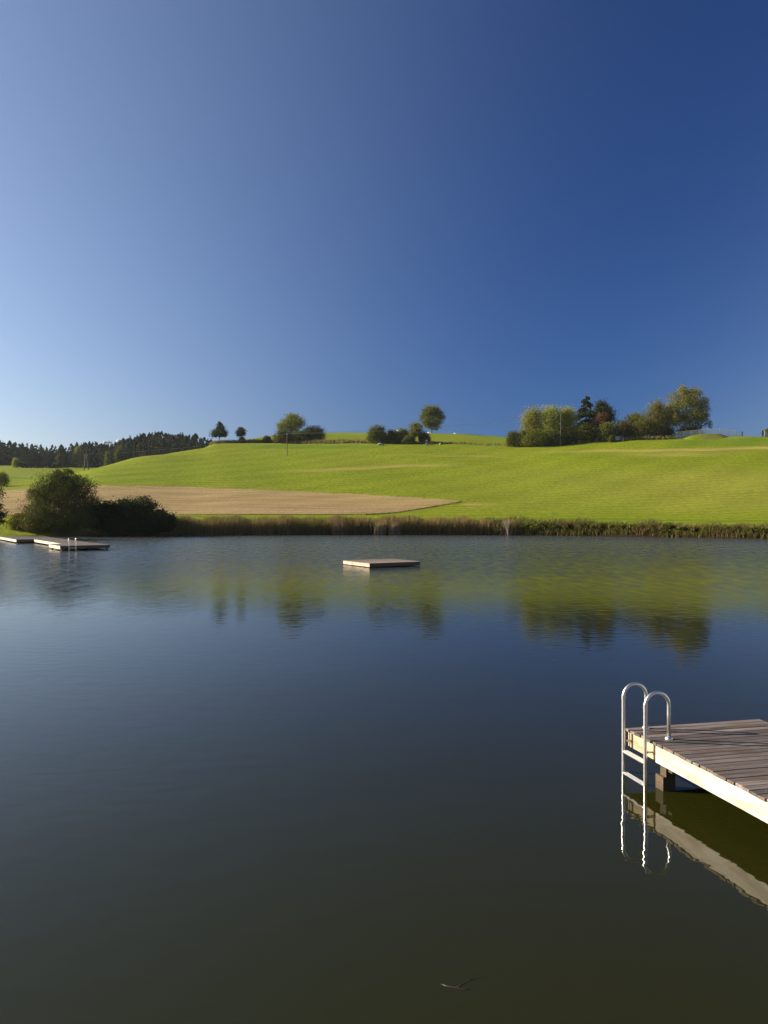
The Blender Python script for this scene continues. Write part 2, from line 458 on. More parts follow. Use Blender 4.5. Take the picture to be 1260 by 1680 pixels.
# ------------------------------------------------------------------ swimming dock in front (right)
HD = .49; P0 = Vector((2.836, 9.288, 0)); LEN = 9.6; WID = 1.74
def at(a, b, z): return P0 + dA * a + dB * b + UP * z
dock = empty('swimming_dock', at(LEN * .5, WID * .5, 0))
tag(dock, 'weathered plank swimming dock with pale side boards at the right edge', 'dock')
def under(o, root):
    o.parent = root; o.matrix_parent_inverse = Matrix.Translation(-root.location)
    return o
bm = bmesh.new()
a = 0.0; k = 0
while a < LEN:
    w = .098 + random.uniform(-.003, .003)
    l0 = -.022 + random.uniform(-.012, .010); l1 = WID + .02 + random.uniform(-.012, .012)
    z = HD - .015 + random.uniform(-.002, .002)
    tilt = Vector((0, 0, 1)) + dA * random.uniform(-.012, .012); tilt.normalize()
    add_box(bm, at(a + w / 2, (l0 + l1) / 2, z), dA, dB, tilt, w, l1 - l0, .03, .0035)
    a += w + .0095; k += 1
nf = len(bm.faces)
for i in range(k):                                  # screw heads sunk in every board
    for b_ in (.12, WID / 2, WID - .12):
        for s_ in (-.024, .024):
            c = at(i * .1075 + .049 + s_, b_ + random.uniform(-.006, .006), HD + .0012)
            bmesh.ops.create_cone(bm, cap_ends=True, segments=8, radius1=.0042, radius2=.0038, depth=.002, matrix=Matrix.Translation(c))
bm.faces.ensure_lookup_table()
for f_ in bm.faces[nf:]: f_.material_index = 1
dk = under(bm_obj('deck', bm, M_deck), dock); dk.data.materials.append(M_iron)
# side boards
bm = bmesh.new(); add_box(bm, at(.045 + .27, .012, HD - .033 - .088), dA, dB, UP, .53, .024, .176, .003)
under(bm_obj('fascia_board', bm, M_fascia_old), dock)['label'] = 'short yellowed side board behind the ladder'
bm = bmesh.new(); add_box(bm, at(.60 + (LEN - .62) / 2, .000, HD - .033 - .092), dA, dB, UP, LEN - .62, .03, .184, .003)
under(bm_obj('fascia_board', bm, M_fascia), dock)['label'] = 'long pale side board'
bm = bmesh.new(); add_box(bm, at(LEN / 2, WID, HD - .033 - .09), dA, dB, UP, LEN - .1, .028, .18, .003)
under(bm_obj('fascia_board', bm, M_fascia), dock)
bm = bmesh.new(); add_box(bm, at(.012, WID / 2, HD - .033 - .088), dA, dB, UP, .024, WID - .01, .176, .003)
under(bm_obj('end_board', bm, M_fascia_old), dock)
for b_ in (.12, WID / 2, WID - .12):
    bm = bmesh.new(); add_box(bm, at(LEN / 2, b_, HD - .033 - .07), dA, dB, UP, LEN - .12, .07, .138, .003)
    under(bm_obj('joist', bm, M_under), dock)
for a_ in (.68, 3.1, 5.6, 8.2):
    bm = bmesh.new(); add_box(bm, at(a_ + .10, WID / 2, HD - .033 - .14 - .055), dA, dB, UP, .07, WID - .10, .11, .003)
    under(bm_obj('cross_beam', bm, M_under), dock)
    for b_ in (.085, WID - .085):
        bm = bmesh.new()
        add_box(bm, at(a_, b_, (HD - .175 - 1.5) / 2), dA, dB, UP, .115, .115, HD - .175 + 1.5, .006)
        q = under(bm_obj('post', bm, M_post), dock)
        bm = bmesh.new(); add_box(bm, at(a_ - .02, b_ - .075, -.25), dA, dB, UP, .15, .033, .80, .004)
        blk = bm_obj('splint', bm, M_post); blk.parent = q
# ladder
lad = empty('swim_ladder', at(.29, -.09, 0))
tag(lad, 'stainless steel ladder with two hooped handrails on the plank dock', 'ladder')
TR = .0205
for a_ in (.06, .52):
    bm = bmesh.new()
    r_ = .145; zt = 1.01 - r_
    pts = [at(a_, -.09, z_) for z_ in (-.95, -.5, 0, .4, zt - .06)]
    pts += [at(a_, -.09 + r_ - r_ * math.cos(q), zt + r_ * math.sin(q)) for q in [math.pi * i / 18 for i in range(19)]]
    pts += [at(a_, .20, zt - .1), at(a_, .20, HD + .003)]
    add_tube(bm, pts, TR, 16)
    rail = under(bm_obj('handrail', bm, M_steel, smooth=True), lad)
    bm = bmesh.new()
    add_tube(bm, [at(a_, -.09, zt - .022), at(a_, -.09, zt + .022)], TR + .0022, 16)
    sl = bm_obj('sleeve', bm, M_steel, smooth=False); sl.parent = rail
    bm = bmesh.new()
    add_tube(bm, [at(a_, .20, HD + .001), at(a_, .20, HD + .010), at(a_, .20, HD + .019), at(a_, .20, HD + .030)], [.044, .043, .038, .026], 20)
    under(bm_obj('foot_flange', bm, M_steel, smooth=False), lad)
for z_ in (.245, -.005, -.255, -.505):
    bm = bmesh.new()
    tl = (UP * 1 - dB * .10).normalized(); tb = dA.cross(tl).normalized()
    add_box(bm, at(.29, -.085, z_), dA, tb, tl, .425, .062, .022, .005)
    for s_ in (-.022, 0, .022):
        add_box(bm, at(.29, -.085, z_) + tb * s_ + tl * .0125, dA, tb, tl, .415, .009, .006, .001)
    under(bm_obj('step', bm, M_steel), lad)
for a_ in (.06, .52):
    bm = bmesh.new()
    add_tube(bm, [at(a_, -.09, HD - .13), at(a_, .0, HD - .13)], .011, 10)
    under(bm_obj('stand_off', bm, M_steel, smooth=True), lad)

# ------------------------------------------------------------------ generic small jetty builder
def jetty(root, sections, planks_mat, side_mat, dark_mat, hd, gap, fh, draft=None):
    """sections: (origin, e1 (length dir), e2 (width dir), L, W). Planks run across e1."""
    for (o, e1, e2, L, W) in sections:
        bm = bmesh.new(); a = 0.0
        while a < L - .02:
            w = min(.14, L - a)
            add_box(bm, o + e1 * (a + w / 2) + e2 * (W / 2) + UP * (hd - .015 + random.uniform(-.004, .004)), e1, e2, UP, w - .008, W + .05 + random.uniform(-.02, .02), .03)
            a += .14
        under(bm_obj('deck', bm, planks_mat), root)
        for side, w_, mat_ in ((0, 'side_board', side_mat), (1, 'side_board', side_mat)):
            bm = bmesh.new()
            add_box(bm, o + e1 * (L / 2) + e2 * (W * side) + UP * (hd - .032 - fh / 2), e1, e2, UP, L - .06, .03, fh)
            under(bm_obj('side_board', bm, mat_), root)
        for s_ in (.02, L - .02):
            bm = bmesh.new()
            add_box(bm, o + e1 * s_ + e2 * (W / 2) + UP * (hd - .032 - fh / 2), e1, e2, UP, .03, W - .04, fh - .004)
            under(bm_obj('end_board', bm, dark_mat), root)
        if draft is None:
            n = max(2, int(L / 2.4) + 1)
            for i in range(n):
                for b_ in (.2, W - .2):
                    bm = bmesh.new()
                    add_box(bm, o + e1 * (.25 + (L - .5) * i / (n - 1)) + e2 * b_ + UP * ((hd - .05 - 1.4) / 2), e1, e2, UP, .13, .13, hd - .05 + 1.4)
                    under(bm_obj('post', bm, M_post), root)
        else:
            for b_ in (W * .22, W * .78):
                bm = bmesh.new()
                add_tube(bm, [o + e1 * .2 + e2 * b_ + UP * (hd - .03 - fh - .12), o + e1 * (L - .2) + e2 * b_ + UP * (hd - .03 - fh - .12)], .19, 14)
                under(bm_obj('float', bm, M_under), root)

# left bathing jetty
e1 = Vector((-.55, .835, 0)).normalized(); e2 = Vector((.835, .55, 0)).normalized()
C0 = Vector((-24.9, 61.4, 0))
M_jdeck = mat_wood('jetty_deck', (.11, .085, .075), (.24, .20, .175), (.16, .12, .09), e2, .7)
M_jside = mat_wood('jetty_side', (.55, .43, .29), (.72, .60, .44), (.48, .36, .23), e1, .6, .8, False)
jet = empty('bathing_jetty', C0 + e1 * 8)
tag(jet, 'long stepped bathing jetty with pale sides running out from the left bank', 'jetty')
jetty(jet, [(C0, e1, e2, 4.3, 3.75), (C0 + e1 * 4.33 + e2 * 1.1, e1, e2, 13.0, 2.45), (C0 + e1 * 17.36 - e2 * .45, e1, e2, 12.5, 4.0)],
      M_jdeck, M_jside, M_under, .40, .1, .22)
lad2 = empty('jetty_ladder', C0 + e2 * .95 - e1 * .1)
tag(lad2, 'small steel ladder at the end of the far left jetty', 'ladder')
for b_ in (.62, 1.14):
    bm = bmesh.new()
    pts = [C0 + e2 * b_ - e1 * .1 + UP * z_ for z_ in (-.6, 0, .4, .80)]
    pts += [C0 + e2 * b_ + e1 * (-.1 + .15 - .15 * math.cos(q)) + UP * (.80 + .15 * math.sin(q)) for q in [math.pi * i / 10 for i in range(1, 11)]]
    pts += [C0 + e2 * b_ + e1 * .2 + UP * .405]
    add_tube(bm, pts, .022, 10)
    under(bm_obj('handrail', bm, M_steel, smooth=True), lad2)
for z_ in (.21, -.03):
    bm = bmesh.new(); add_box(bm, C0 + e2 * .88 - e1 * .1 + UP * z_, e2, e1, UP, .5, .06, .035, .006)
    under(bm_obj('step', bm, M_steel), lad2)

# swimming raft
r1 = Vector((-.507, .862, 0)).normalized(); r2 = Vector((.862, .507, 0)).normalized()
RO = Vector((-.76, 42.95, 0))
M_rdeck = mat_wood('raft_deck', (.16, .115, .09), (.34, .27, .22), (.24, .17, .12), r2, .7)
M_rside = mat_wood('raft_side', (.36, .26, .16), (.66, .54, .38), (.22, .15, .09), r1, .7, 1.0)
raft = empty('swimming_raft', RO + r1 * 1.55 + r2 * 1.6)
tag(raft, 'low square wooden bathing raft floating alone in the middle of the pond', 'raft')
jetty(raft, [(RO, r1, r2, 3.1, 3.25)], M_rdeck, M_rside, M_under, .24, .0, .17, draft=True)

# ------------------------------------------------------------------ floating branch
M_twig = mat_simple('wet_bark', (.014, .007, .005), (.030, .014, .010), 30, .5)
br = bmesh.new()
z0 = -.004
c = Vector((.46, 5.03, 0))
add_tube(br, [c + Vector((-.098, .045, z0)), c + Vector((-.055, .022, z0 + .001)), c + Vector((-.01, .008, z0)), c + Vector((.04, -.012, z0 + .001)), c + Vector((.105, -.016, z0 - .001))],
         [.005, .0075, .008, .007, .0045], 8)
zt_ = .0
add_tube(br, [c + Vector((.0, .006, zt_)), c + Vector((.05, .055, zt_)), c + Vector((.11, .09, zt_)), c + Vector((.19, .13, zt_ - .001))], [.0035, .003, .0026, .0016], 6)
add_tube(br, [c + Vector((.07, .068, zt_)), c + Vector((.10, .11, zt_)), c + Vector((.13, .15, zt_ - .001))], [.0026, .002, .0014], 6)
tag(bm_obj('floating_branch', br, M_twig, smooth=True), 'thin forked brown branch drifting in the dark water near the bottom', 'branch')

# ------------------------------------------------------------------ vegetation
def leaf_quads(cen, L, W, rng, up_bias=0.0, droop=None):
    """kite shaped leaves at given centres"""
    n = len(cen)
    d = rng.normal(size=(n, 3)); d[:, 2] += up_bias
    if droop is not None: d = d * .45 + droop
    d /= np.linalg.norm(d, axis=1, keepdims=True) + 1e-9
    s = rng.normal(size=(n, 3)); s -= (s * d).sum(1, keepdims=True) * d
    s /= np.linalg.norm(s, axis=1, keepdims=True) + 1e-9
    l = (L * rng.uniform(.6, 1.3, n))[:, None]; w = (W * rng.uniform(.6, 1.3, n))[:, None]
    v = np.stack([cen - d * l * .5, cen + s * w * .5, cen + d * l * .5, cen - s * w * .5], axis=1)
    f = np.arange(4 * n).reshape(n, 4)
    return v.reshape(-1, 3), f

def crown_points(blobs, n, rng, clump=.27, nclump=34, inner=.34):
    """points gathered in clumps through the outer part of a set of ellipsoids"""
    vol = np.array([b[3] * b[4] * b[5] for b in blobs]) ** .72
    cnt = np.maximum((n * vol / vol.sum()).astype(int), 8)
    out = []
    for b, c in zip(blobs, cnt):
        ce = np.array(b[:3]); ra = np.array(b[3:6])
        k = max(6, int(nclump))
        dirs = rng.normal(size=(k, 3)); dirs[:, 2] += .25
        dirs /= np.linalg.norm(dirs, axis=1, keepdims=True)
        rr = rng.uniform(.55, 1.0, k)[:, None]
        cc = dirs * rr
        pick = rng.integers(0, k, c)
        sz = rng.uniform(.6, 1.5, k)[pick][:, None]
        p = cc[pick] + rng.normal(size=(c, 3)) * clump * sz
        m = rng.random(c) < inner
        q = rng.normal(size=(m.sum(), 3)); q /= np.linalg.norm(q, axis=1, keepdims=True); q *= rng.uniform(.1, .8, (m.sum(), 1))
        p[m] = q
        out.append(ce + p * ra)
    return np.concatenate(out)

def trunk_mesh(name, h, r, tips, mat, parent, rng, lean=.02):
    bm = bmesh.new()
    pts = [Vector((rng.normal() * lean * h * i / 4, rng.normal() * lean * h * i / 4, h * i / 4 - (.3 if i == 0 else 0))) for i in range(5)]
    add_tube(bm, pts, [r * 1.25, r, r * .8, r * .55, r * .25], 8)
    for tp in tips:
        tp = Vector(tp)
        i = max(1, min(3, int(4 * min(.95, max(.2, (tp.z * .62) / h)))))
        s = pts[i]
        mid = s.lerp(tp, .5) + Vector((0, 0, -.04 * h))
        add_tube(bm, [s, mid, tp], [r * .45, r * .3, r * .1], 6)
    return bm_obj(name, bm, mat, parent, smooth=True)

M_bark = mat_simple('bark', (.06, .045, .03), (.14, .11, .08), 6, .9, stretch=(1, 1, .2))
M_birch = mat_simple('birch_bark', (.16, .14, .12), (.55, .53, .48), 3, .7, stretch=(.3, .3, 2.5))
M_oak = mat_leaf('leaf_oak', (.042, .062, .006), (.185, .195, .016))
M_ash = mat_leaf('leaf_ash', (.075, .098, .013), (.26, .275, .050), (.17, .15, .03))
M_bush = mat_leaf('leaf_bush', (.034, .048, .005), (.155, .155, .014), (.10, .075, .018))
M_bushy = mat_leaf('leaf_yellowish', (.052, .072, .007), (.19, .195, .02), (.16, .12, .018))
M_pop = mat_leaf('leaf_greygreen', (.115, .140, .012), (.40, .385, .050))
M_rust = mat_leaf('leaf_rust', (.090, .052, .014), (.22, .125, .035))
M_brleaf = mat_leaf('leaf_birch', (.056, .060, .007), (.225, .195, .028), (.15, .11, .02))
M_redb = mat_leaf('leaf_redbrown', (.050, .046, .014), (.135, .108, .034))
M_willow = mat_leaf('leaf_willow', (.012, .022, .005), (.095, .118, .015), (.11, .115, .018), .25)
M_darkb = mat_leaf('leaf_dark', (.012, .022, .005), (.046, .062, .011), None, .3)
M_spruce = mat_leaf('needle_spruce', (.016, .030, .012), (.062, .080, .024), None, .1, .15)
M_spruce2 = mat_leaf('needle_spruce_light', (.040, .055, .016), (.12, .13, .035), None, .1, .2)

def tree(name, label, cat, px, D, ytop, wpx, mat, blobs=None, n=2600, leaf=.34, bark=None, trunk=True, group=None,
         seed=1, base=None, yoff=0.0, droop=None, clump=.27, nclump=34, r=None, wl=.85):
    """blobs in unit crown space: x,y in half-widths, z in heights"""
    rng = np.random.default_rng(seed)
    g = gpt(px, D); Ht = htop(px, D, ytop); Wd = m_at(D, wpx) / 2
    root = empty(name, (g.x, g.y, g.z - .1))
    tag(root, label, cat, group)
    if blobs is None: blobs = [(0, 0, .6, .9, .9, .40)]
    bl = [(b[0] * Wd, b[1] * Wd, b[2] * Ht, b[3] * Wd, b[4] * Wd, b[5] * Ht) for b in blobs]
    pts = crown_points(bl, int(n * 3.4), rng, clump, nclump)
    leaf = leaf * .92
    pts = pts[pts[:, 2] > .02]
    pts[:, 2] = np.minimum(pts[:, 2], Ht * 1.03)
    dr = None if droop is None else np.array([0, 0, -droop])
    v, f = leaf_quads(pts, leaf, leaf * wl, rng, 0, dr)
    v[:, 2] = np.maximum(v[:, 2], .02)
    if trunk:
        mesh_np('crown', v, f, mat, root)
        tips = [(b[0], b[1], b[2] + b[5] * .2) for b in bl[:6]]
        trunk_mesh('trunk', Ht * .8, r or max(.12, Ht * .016), tips, bark or M_bark, root, rng)
    else:
        mesh_np('foliage', v, f, mat, root)
        bm = bmesh.new()
        for i in range(5):
            b = bl[i % len(bl)]
            add_tube(bm, [(b[0] * .4, b[1] * .4, -.2), (b[0] * .7, b[1] * .7, b[2] * .5), (b[0] + rng.normal() * .3 * b[3], b[1] + rng.normal() * .3 * b[4], b[2] + b[5] * .4)], [.06, .05, .02], 5)
        bm_obj('stems', bm, M_bark, root)
    return root

ROUND = [(0, 0, .56, .80, .80, .32), (-.5, .1, .50, .52, .5, .24), (.5, -.1, .52, .5, .5, .25), (0, .1, .78, .62, .6, .22), (-.3, -.3, .7, .5, .5, .2), (.35, .2, .72, .48, .5, .2)]
BUSH = [(0, 0, .42, .75, .8, .44), (-.55, 0, .34, .45, .6, .34), (.55, 0, .34, .45, .6, .36), (-.2, -.2, .68, .5, .5, .30), (.3, 0, .66, .45, .5, .30)]
GROVE = [(0, 0, .50, .82, .8, .40), (-.4, -.1, .26, .6, .6, .26), (.42, 0, .28, .6, .6, .28), (-.3, 0, .66, .52, .6, .28), (.32, .1, .68, .5, .55, .27), (.02, 0, .82, .5, .5, .18), (0, -.3, .22, .7, .6, .22)]
OVAL = [(0, 0, .5, .8, .8, .42), (-.35, 0, .42, .55, .6, .34), (.35, 0, .45, .55, .6, .36), (0, 0, .78, .55, .55, .24), (-.2, 0, .66, .5, .5, .26), (.28, 0, .66, .5, .5, .26)]

# on the crest, left to right
tree('lone_fir_tree', 'dark lone conical tree at the left end of the hill crest', 'tree', 360, 301, 691.5, 25, M_spruce,
     [(0, 0, .42, .95, .95, .14), (-.2, .1, .52, .8, .8, .14), (.3, 0, .55, .62, .7, .13), (0, 0, .66, .6, .6, .14), (.1, 0, .80, .42, .42, .12), (0, 0, .92, .22, .22, .09), (-.5, 0, .40, .45, .5, .10), (.55, 0, .40, .42, .5, .11)], 2400, .4, seed=3)
tree('small_rowan_tree', 'small brownish round-headed tree right of the lone conical tree', 'tree', 395, 300, 700.5, 17, M_redb,
     [(0, 0, .68, .85, .85, .26), (-.4, 0, .58, .5, .5, .18), (.4, 0, .6, .5, .5, .18), (.1, 0, .85, .5, .5, .13)], 1100, .34, seed=4)
tree('crest_shrub', 'low dark shrub at the foot of the small brownish tree', 'shrub', 397, 298, 716, 12, M_bush, BUSH, 600, .32, trunk=False, seed=5)
tree('broad_ash_tree', 'tall light green tree rising above the left crest thicket', 'tree', 478, 300, 678.5, 48, M_ash,
     [(.1, 0, .52, .7, .8, .30), (-.6, 0, .5, .42, .6, .16), (.1, .1, .78, .62, .7, .2), (.45, 0, .66, .48, .6, .22), (-.25, 0, .64, .5, .6, .2), (.0, 0, .9, .38, .4, .1), (-.8, 0, .56, .2, .3, .1)], 3600, .36, seed=6)
tree('thicket_bush', 'dark rounded bush at the right end of the left crest thicket', 'bush', 514, 298, 698.5, 42, M_bush, BUSH, 3200, .34, trunk=False, seed=7)
tree('thicket_bush', 'low dark green bush under the tall light green tree', 'bush', 466, 296, 705, 38, M_bush, BUSH, 2400, .34, trunk=False, seed=8)
tree('thicket_bush', 'middle bush of the left crest thicket between tall tree and rounded bush', 'bush', 493, 295, 707, 34, M_oak, BUSH, 2200, .34, trunk=False, seed=88)
tree('thicket_bush', 'smallest green bush at the left end of the crest thicket', 'bush', 438, 298, 714.5, 14, M_bush, BUSH, 800, .32, trunk=False, seed=9)
tree('crest_bush', 'large round bush left in the middle crest row', 'bush', 618, 277, 697.5, 33, M_bush, BUSH, 3000, .33, trunk=False, seed=10)
tree('crest_bush', 'narrow dark bush second from left in the middle crest row', 'bush', 643, 277, 705, 22, M_bush, BUSH, 1600, .33, trunk=False, seed=11)
tree('crest_bush', 'third bush of the middle crest row with a rounded top', 'bush', 660, 277, 702.5, 26, M_oak, BUSH, 2000, .33, trunk=False, seed=12)
tree('small_birch_tree', 'small birch with a white trunk in the middle crest row', 'tree', 681, 275, 691.5, 25, M_ash,
     [(0, 0, .62, .85, .8, .28), (-.3, 0, .5, .55, .6, .2), (.35, 0, .5, .5, .6, .2), (0, 0, .82, .6, .6, .16)], 1700, .32, M_birch, seed=13, droop=.5)
tree('crest_bush', 'dark bush below the round tree at the right end of the middle crest row', 'bush', 696, 277, 708.5, 21, M_bush, BUSH, 1500, .33, trunk=False, seed=14)
tree('crest_bush', 'low bush hugging the foot of the small white-trunked birch', 'bush', 671, 273, 714, 22, M_bush, BUSH, 1100, .32, trunk=False, seed=15)
tree('round_linden_tree', 'big round-crowned tree alone on the skyline above the middle crest row', 'tree', 708.5, 400, 663.5, 44, M_oak,
     [(0, 0, .55, .85, .85, .34), (-.5, .1, .56, .5, .5, .26), (.52, -.1, .54, .48, .5, .26), (0, .1, .8, .66, .6, .19), (-.3, -.3, .72, .55, .5, .2), (.35, .2, .74, .5, .5, .2), (-.3, 0, .3, .45, .5, .14), (.25, 0, .26, .5, .5, .16)], 4200, .5, seed=16, clump=.16, nclump=44)
# right group
tree('grove_bush', 'dark round bush at the left edge of the right grove', 'bush', 841, 258, 706.5, 24, M_bush, BUSH, 1900, .31, trunk=False, seed=20)
tree('grove_bush', 'small green bush between the leftmost dark bush and the grey-green trees', 'bush', 858, 257, 705, 28, M_oak, BUSH, 1500, .31, trunk=False, seed=21)
tree('poplar_tree', 'leftmost grey-green poplar of the right grove', 'tree', 874, 258, 667.5, 46, M_pop, GROVE, 5200, .32, M_birch, seed=22)
tree('poplar_tree', 'middle grey-green poplar of the right grove, just left of the wooden pole', 'tree', 903, 257, 666, 50, M_pop, GROVE, 5600, .32, M_birch, seed=23)
tree('poplar_tree', 'rightmost grey-green poplar of the right grove, behind the wooden pole', 'tree', 930, 259, 667, 46, M_pop, GROVE, 5200, .32, seed=24)
tree('grove_bush', 'low green bush under the grey-green poplars', 'bush', 900, 253, 702, 50, M_oak, BUSH, 1800, .31, trunk=False, seed=25)
tree('grove_bush', 'low brownish bush right of the wooden pole', 'bush', 938, 254, 697, 40, M_bush, BUSH, 1700, .31, trunk=False, seed=26)
tree('grove_bush', 'dark bush at the foot of the tall dark spruce', 'bush', 958, 253, 694, 38, M_bush, BUSH, 1900, .31, trunk=False, seed=27)

def spruce_mesh(h, rad, rng, tiers, n, mat, name, parent, bare=.06, irr=.3, L=.075, W=.05, pw=.82):
    """a ragged cone of drooping sprays gathered on tiers of boughs"""
    nb = tiers * 9
    bt = np.sort(rng.random(nb)) ** 1.12; ba = rng.uniform(0, 6.283, nb)
    bl_ = rad * ((1 - bt) ** pw) * rng.uniform(1 - irr, 1 + irr * .55, nb) + .05 * rad
    bl_ *= np.where(bt < .08, .7, 1.0)
    w_ = bl_ + .1 * rad; pick = rng.choice(nb, n, p=w_ / w_.sum())
    f_ = rng.random(n) ** .62
    r_ = bl_[pick] * f_; a_ = ba[pick] + rng.normal(size=n) * .16
    z_ = h * (bare + (1 - bare) * bt[pick]) - r_ * .42 * f_ + rng.normal(size=n) * .012 * h
    c_ = np.stack([np.cos(a_) * r_, np.sin(a_) * r_, z_], 1)
    top = np.stack([rng.normal(size=14) * .006 * h, rng.normal(size=14) * .006 * h, h * rng.uniform(.93, 1.02, 14)], 1)
    c_ = np.concatenate([c_, top])
    v, f = leaf_quads(c_, L * h, W * h, rng, 0, np.array([0, 0, -.55]))
    return mesh_np(name, v, f, mat, parent)

g = gpt(962, 262); Ht = htop(962, 262, 650.5)
sp = empty('tall_spruce_tree', (g.x, g.y, g.z - .1)); tag(sp, 'tall dark spruce in the middle of the right grove', 'tree')
spruce_mesh(Ht, m_at(262, 25), np.random.default_rng(31), 11, 11000, M_spruce, 'crown', sp, .04, .45, .04, .028, .5)
trunk_mesh('trunk', Ht * .95, .28, [], M_bark, sp, np.random.default_rng(2), .004)
tree('dark_pine_tree', 'dark broad tree close behind the right side of the tall spruce', 'tree', 989, 266, 656, 42, M_spruce,
     [(0, 0, .5, .8, .8, .3), (-.3, 0, .74, .55, .5, .2), (.45, 0, .62, .5, .5, .2), (-.2, 0, .9, .36, .4, .1), (.2, 0, .78, .5, .5, .16), (.5, 0, .42, .45, .5, .2)], 3000, .36, seed=28)
tree('rusty_beech_tree', 'rust-brown tree in front of the tall dark spruce', 'tree', 984, 256, 677, 36, M_rust,
     [(0, 0, .6, .75, .7, .22), (-.55, 0, .5, .4, .5, .16), (.4, 0, .7, .48, .5, .2), (.1, 0, .84, .45, .5, .14), (-.2, 0, .4, .6, .6, .22)], 2200, .31, seed=29)
tree('grove_bush', 'olive green bush right below the rust-brown tree', 'bush', 995, 251, 693, 30, M_bushy, BUSH, 2200, .31, trunk=False, seed=30)
tree('grove_bush', 'yellow-green bush standing over the parked car', 'bush', 1020, 254, 689, 42, M_bushy, BUSH, 2500, .31, trunk=False, seed=32)
tree('grove_tree', 'thin-topped bushy tree halfway between the spruce and the great birch', 'tree', 1043, 258, 677.5, 48, M_bushy, GROVE, 3300, .31, seed=33)
tree('grove_tree', 'olive tree leaning against the left side of the great birch', 'tree', 1077, 257, 656.5, 42, M_brleaf, GROVE, 3800, .31, seed=34)
tree('grove_bush', 'dense green bush below the olive tree left of the great birch', 'bush', 1060, 252, 684, 46, M_bushy, BUSH, 2500, .31, trunk=False, seed=35)
BIRCH = [(-.15, 0, .36, .72, .8, .30), (-.30, .1, .66, .40, .5, .24), (.12, 0, .70, .42, .5, .22), (-.12, 0, .88, .26, .35, .12), (.30, 0, .84, .34, .45, .13),
         (.55, 0, .58, .34, .5, .24), (-.62, 0, .40, .34, .6, .28), (.66, .1, .34, .24, .4, .22), (.35, 0, .40, .42, .5, .28), (.90, 0, .24, .10, .16, .10), (-.78, .1, .28, .22, .4, .20)]
tree('great_birch_tree', 'largest tree on the hill, an olive birch with hanging branches by the fence', 'tree', 1126, 258, 631.5, 86, M_brleaf, BIRCH, 9500, .30, M_birch, seed=36, droop=.75, clump=.15, nclump=46, r=.24)
tree('grove_bush', 'dark green bush under the left side of the great birch', 'bush', 1090, 257, 698, 34, M_bushy, BUSH, 1900, .3, trunk=False, seed=37)
tree('grove_bush', 'dark bush in the shade below the great birch', 'bush', 1130, 262, 699, 46, M_bush, BUSH, 2200, .3, trunk=False, seed=38)
tree('grove_bush', 'broad green bush at the foot of the leftmost grey-green poplar', 'bush', 877, 254, 704, 44, M_oak, BUSH, 2300, .31, trunk=False, seed=125)
tree('grove_bush', 'dark olive bush between the rust-brown tree and the parked car', 'bush', 978, 253, 700, 40, M_bush, BUSH, 2200, .31, trunk=False, seed=126)
tree('garden_shrub', 'yellowish shrub behind the white wall at the right edge', 'shrub', 1262, 262, 702, 22, M_bushy, BUSH, 900, .3, trunk=False, seed=39)

# left bank
WIL = [(0, 0, .46, .80, .8, .42), (-.62, 0, .28, .40, .6, .30), (.62, 0, .34, .38, .6, .34), (-.25, 0, .70, .55, .6, .24), (.35, 0, .70, .52, .6, .22), (.08, 0, .85, .42, .4, .15), (-.1, 0, .94, .12, .2, .07), (.2, 0, .96, .12, .2, .05), (-.5, 0, .56, .4, .5, .2), (-.35, -.3, .2, .5, .5, .22), (.3, -.3, .2, .55, .5, .24), (-.45, -.55, .10, .42, .3, .15), (.05, -.62, .10, .5, .28, .15), (.55, -.5, .10, .45, .3, .15)]
tree('willow_bush', 'large rounded willow bush on the left bank above the jetty', 'bush', 101, 98.8, 768.5, 126, M_willow, WIL, 17000, .26, trunk=False, seed=40, wl=.3, clump=.13, nclump=80)
tree('bank_bush', 'wide dark low bush right of the large willow bush', 'bush', 226, 102.0, 814, 124, M_darkb,
     [(-.1, 0, .42, .8, .6, .42), (-.65, 0, .38, .36, .5, .42), (.6, 0, .34, .40, .5, .32), (.12, 0, .72, .4, .4, .28), (-.4, 0, .7, .34, .4, .26), (.85, 0, .2, .2, .3, .2), (-.9, 0, .3, .25, .4, .3), (0, -.2, .2, .7, .5, .24), (.4, -.1, .22, .6, .4, .24), (-.5, -.35, .1, .45, .25, .2), (.2, -.35, .1, .55, .25, .2), (.7, -.2, .1, .3, .2, .16)], 11000, .22, trunk=False, seed=41, clump=.14, nclump=60)
tree('bank_bush', 'dark bush filling the gap between willow bush and wide low bush', 'bush', 168, 100.6, 822, 52, M_darkb, BUSH, 4200, .22, trunk=False, seed=42)
tree('bank_bush', 'small light green bush at the left foot of the large willow bush', 'bush', 36, 98.5, 842, 40, M_bushy, BUSH, 2600, .2, trunk=False, seed=43)
tree('edge_tree', 'reddish-leaved branch tips of a tree reaching in at the left edge', 'tree', -34, 88, 772, 92, M_redb,
     [(0, 0, .6, .75, .8, .3), (.35, 0, .42, .62, .4, .10), (.2, 0, .54, .72, .4, .07), (.3, 0, .3, .5, .5, .08)], 4200, .2, seed=44, clump=.14)
tree('field_shrub', 'pale green shrub at the left edge in the valley field', 'shrub', 2, 195, 773, 26, M_pop, BUSH, 1500, .26, trunk=False, seed=45)
tree('field_shrub', 'pale round shrub at the left end of the dark valley hedge', 'shrub', 25, 395, 751, 12, M_pop, BUSH, 700, .4, trunk=False, seed=46)
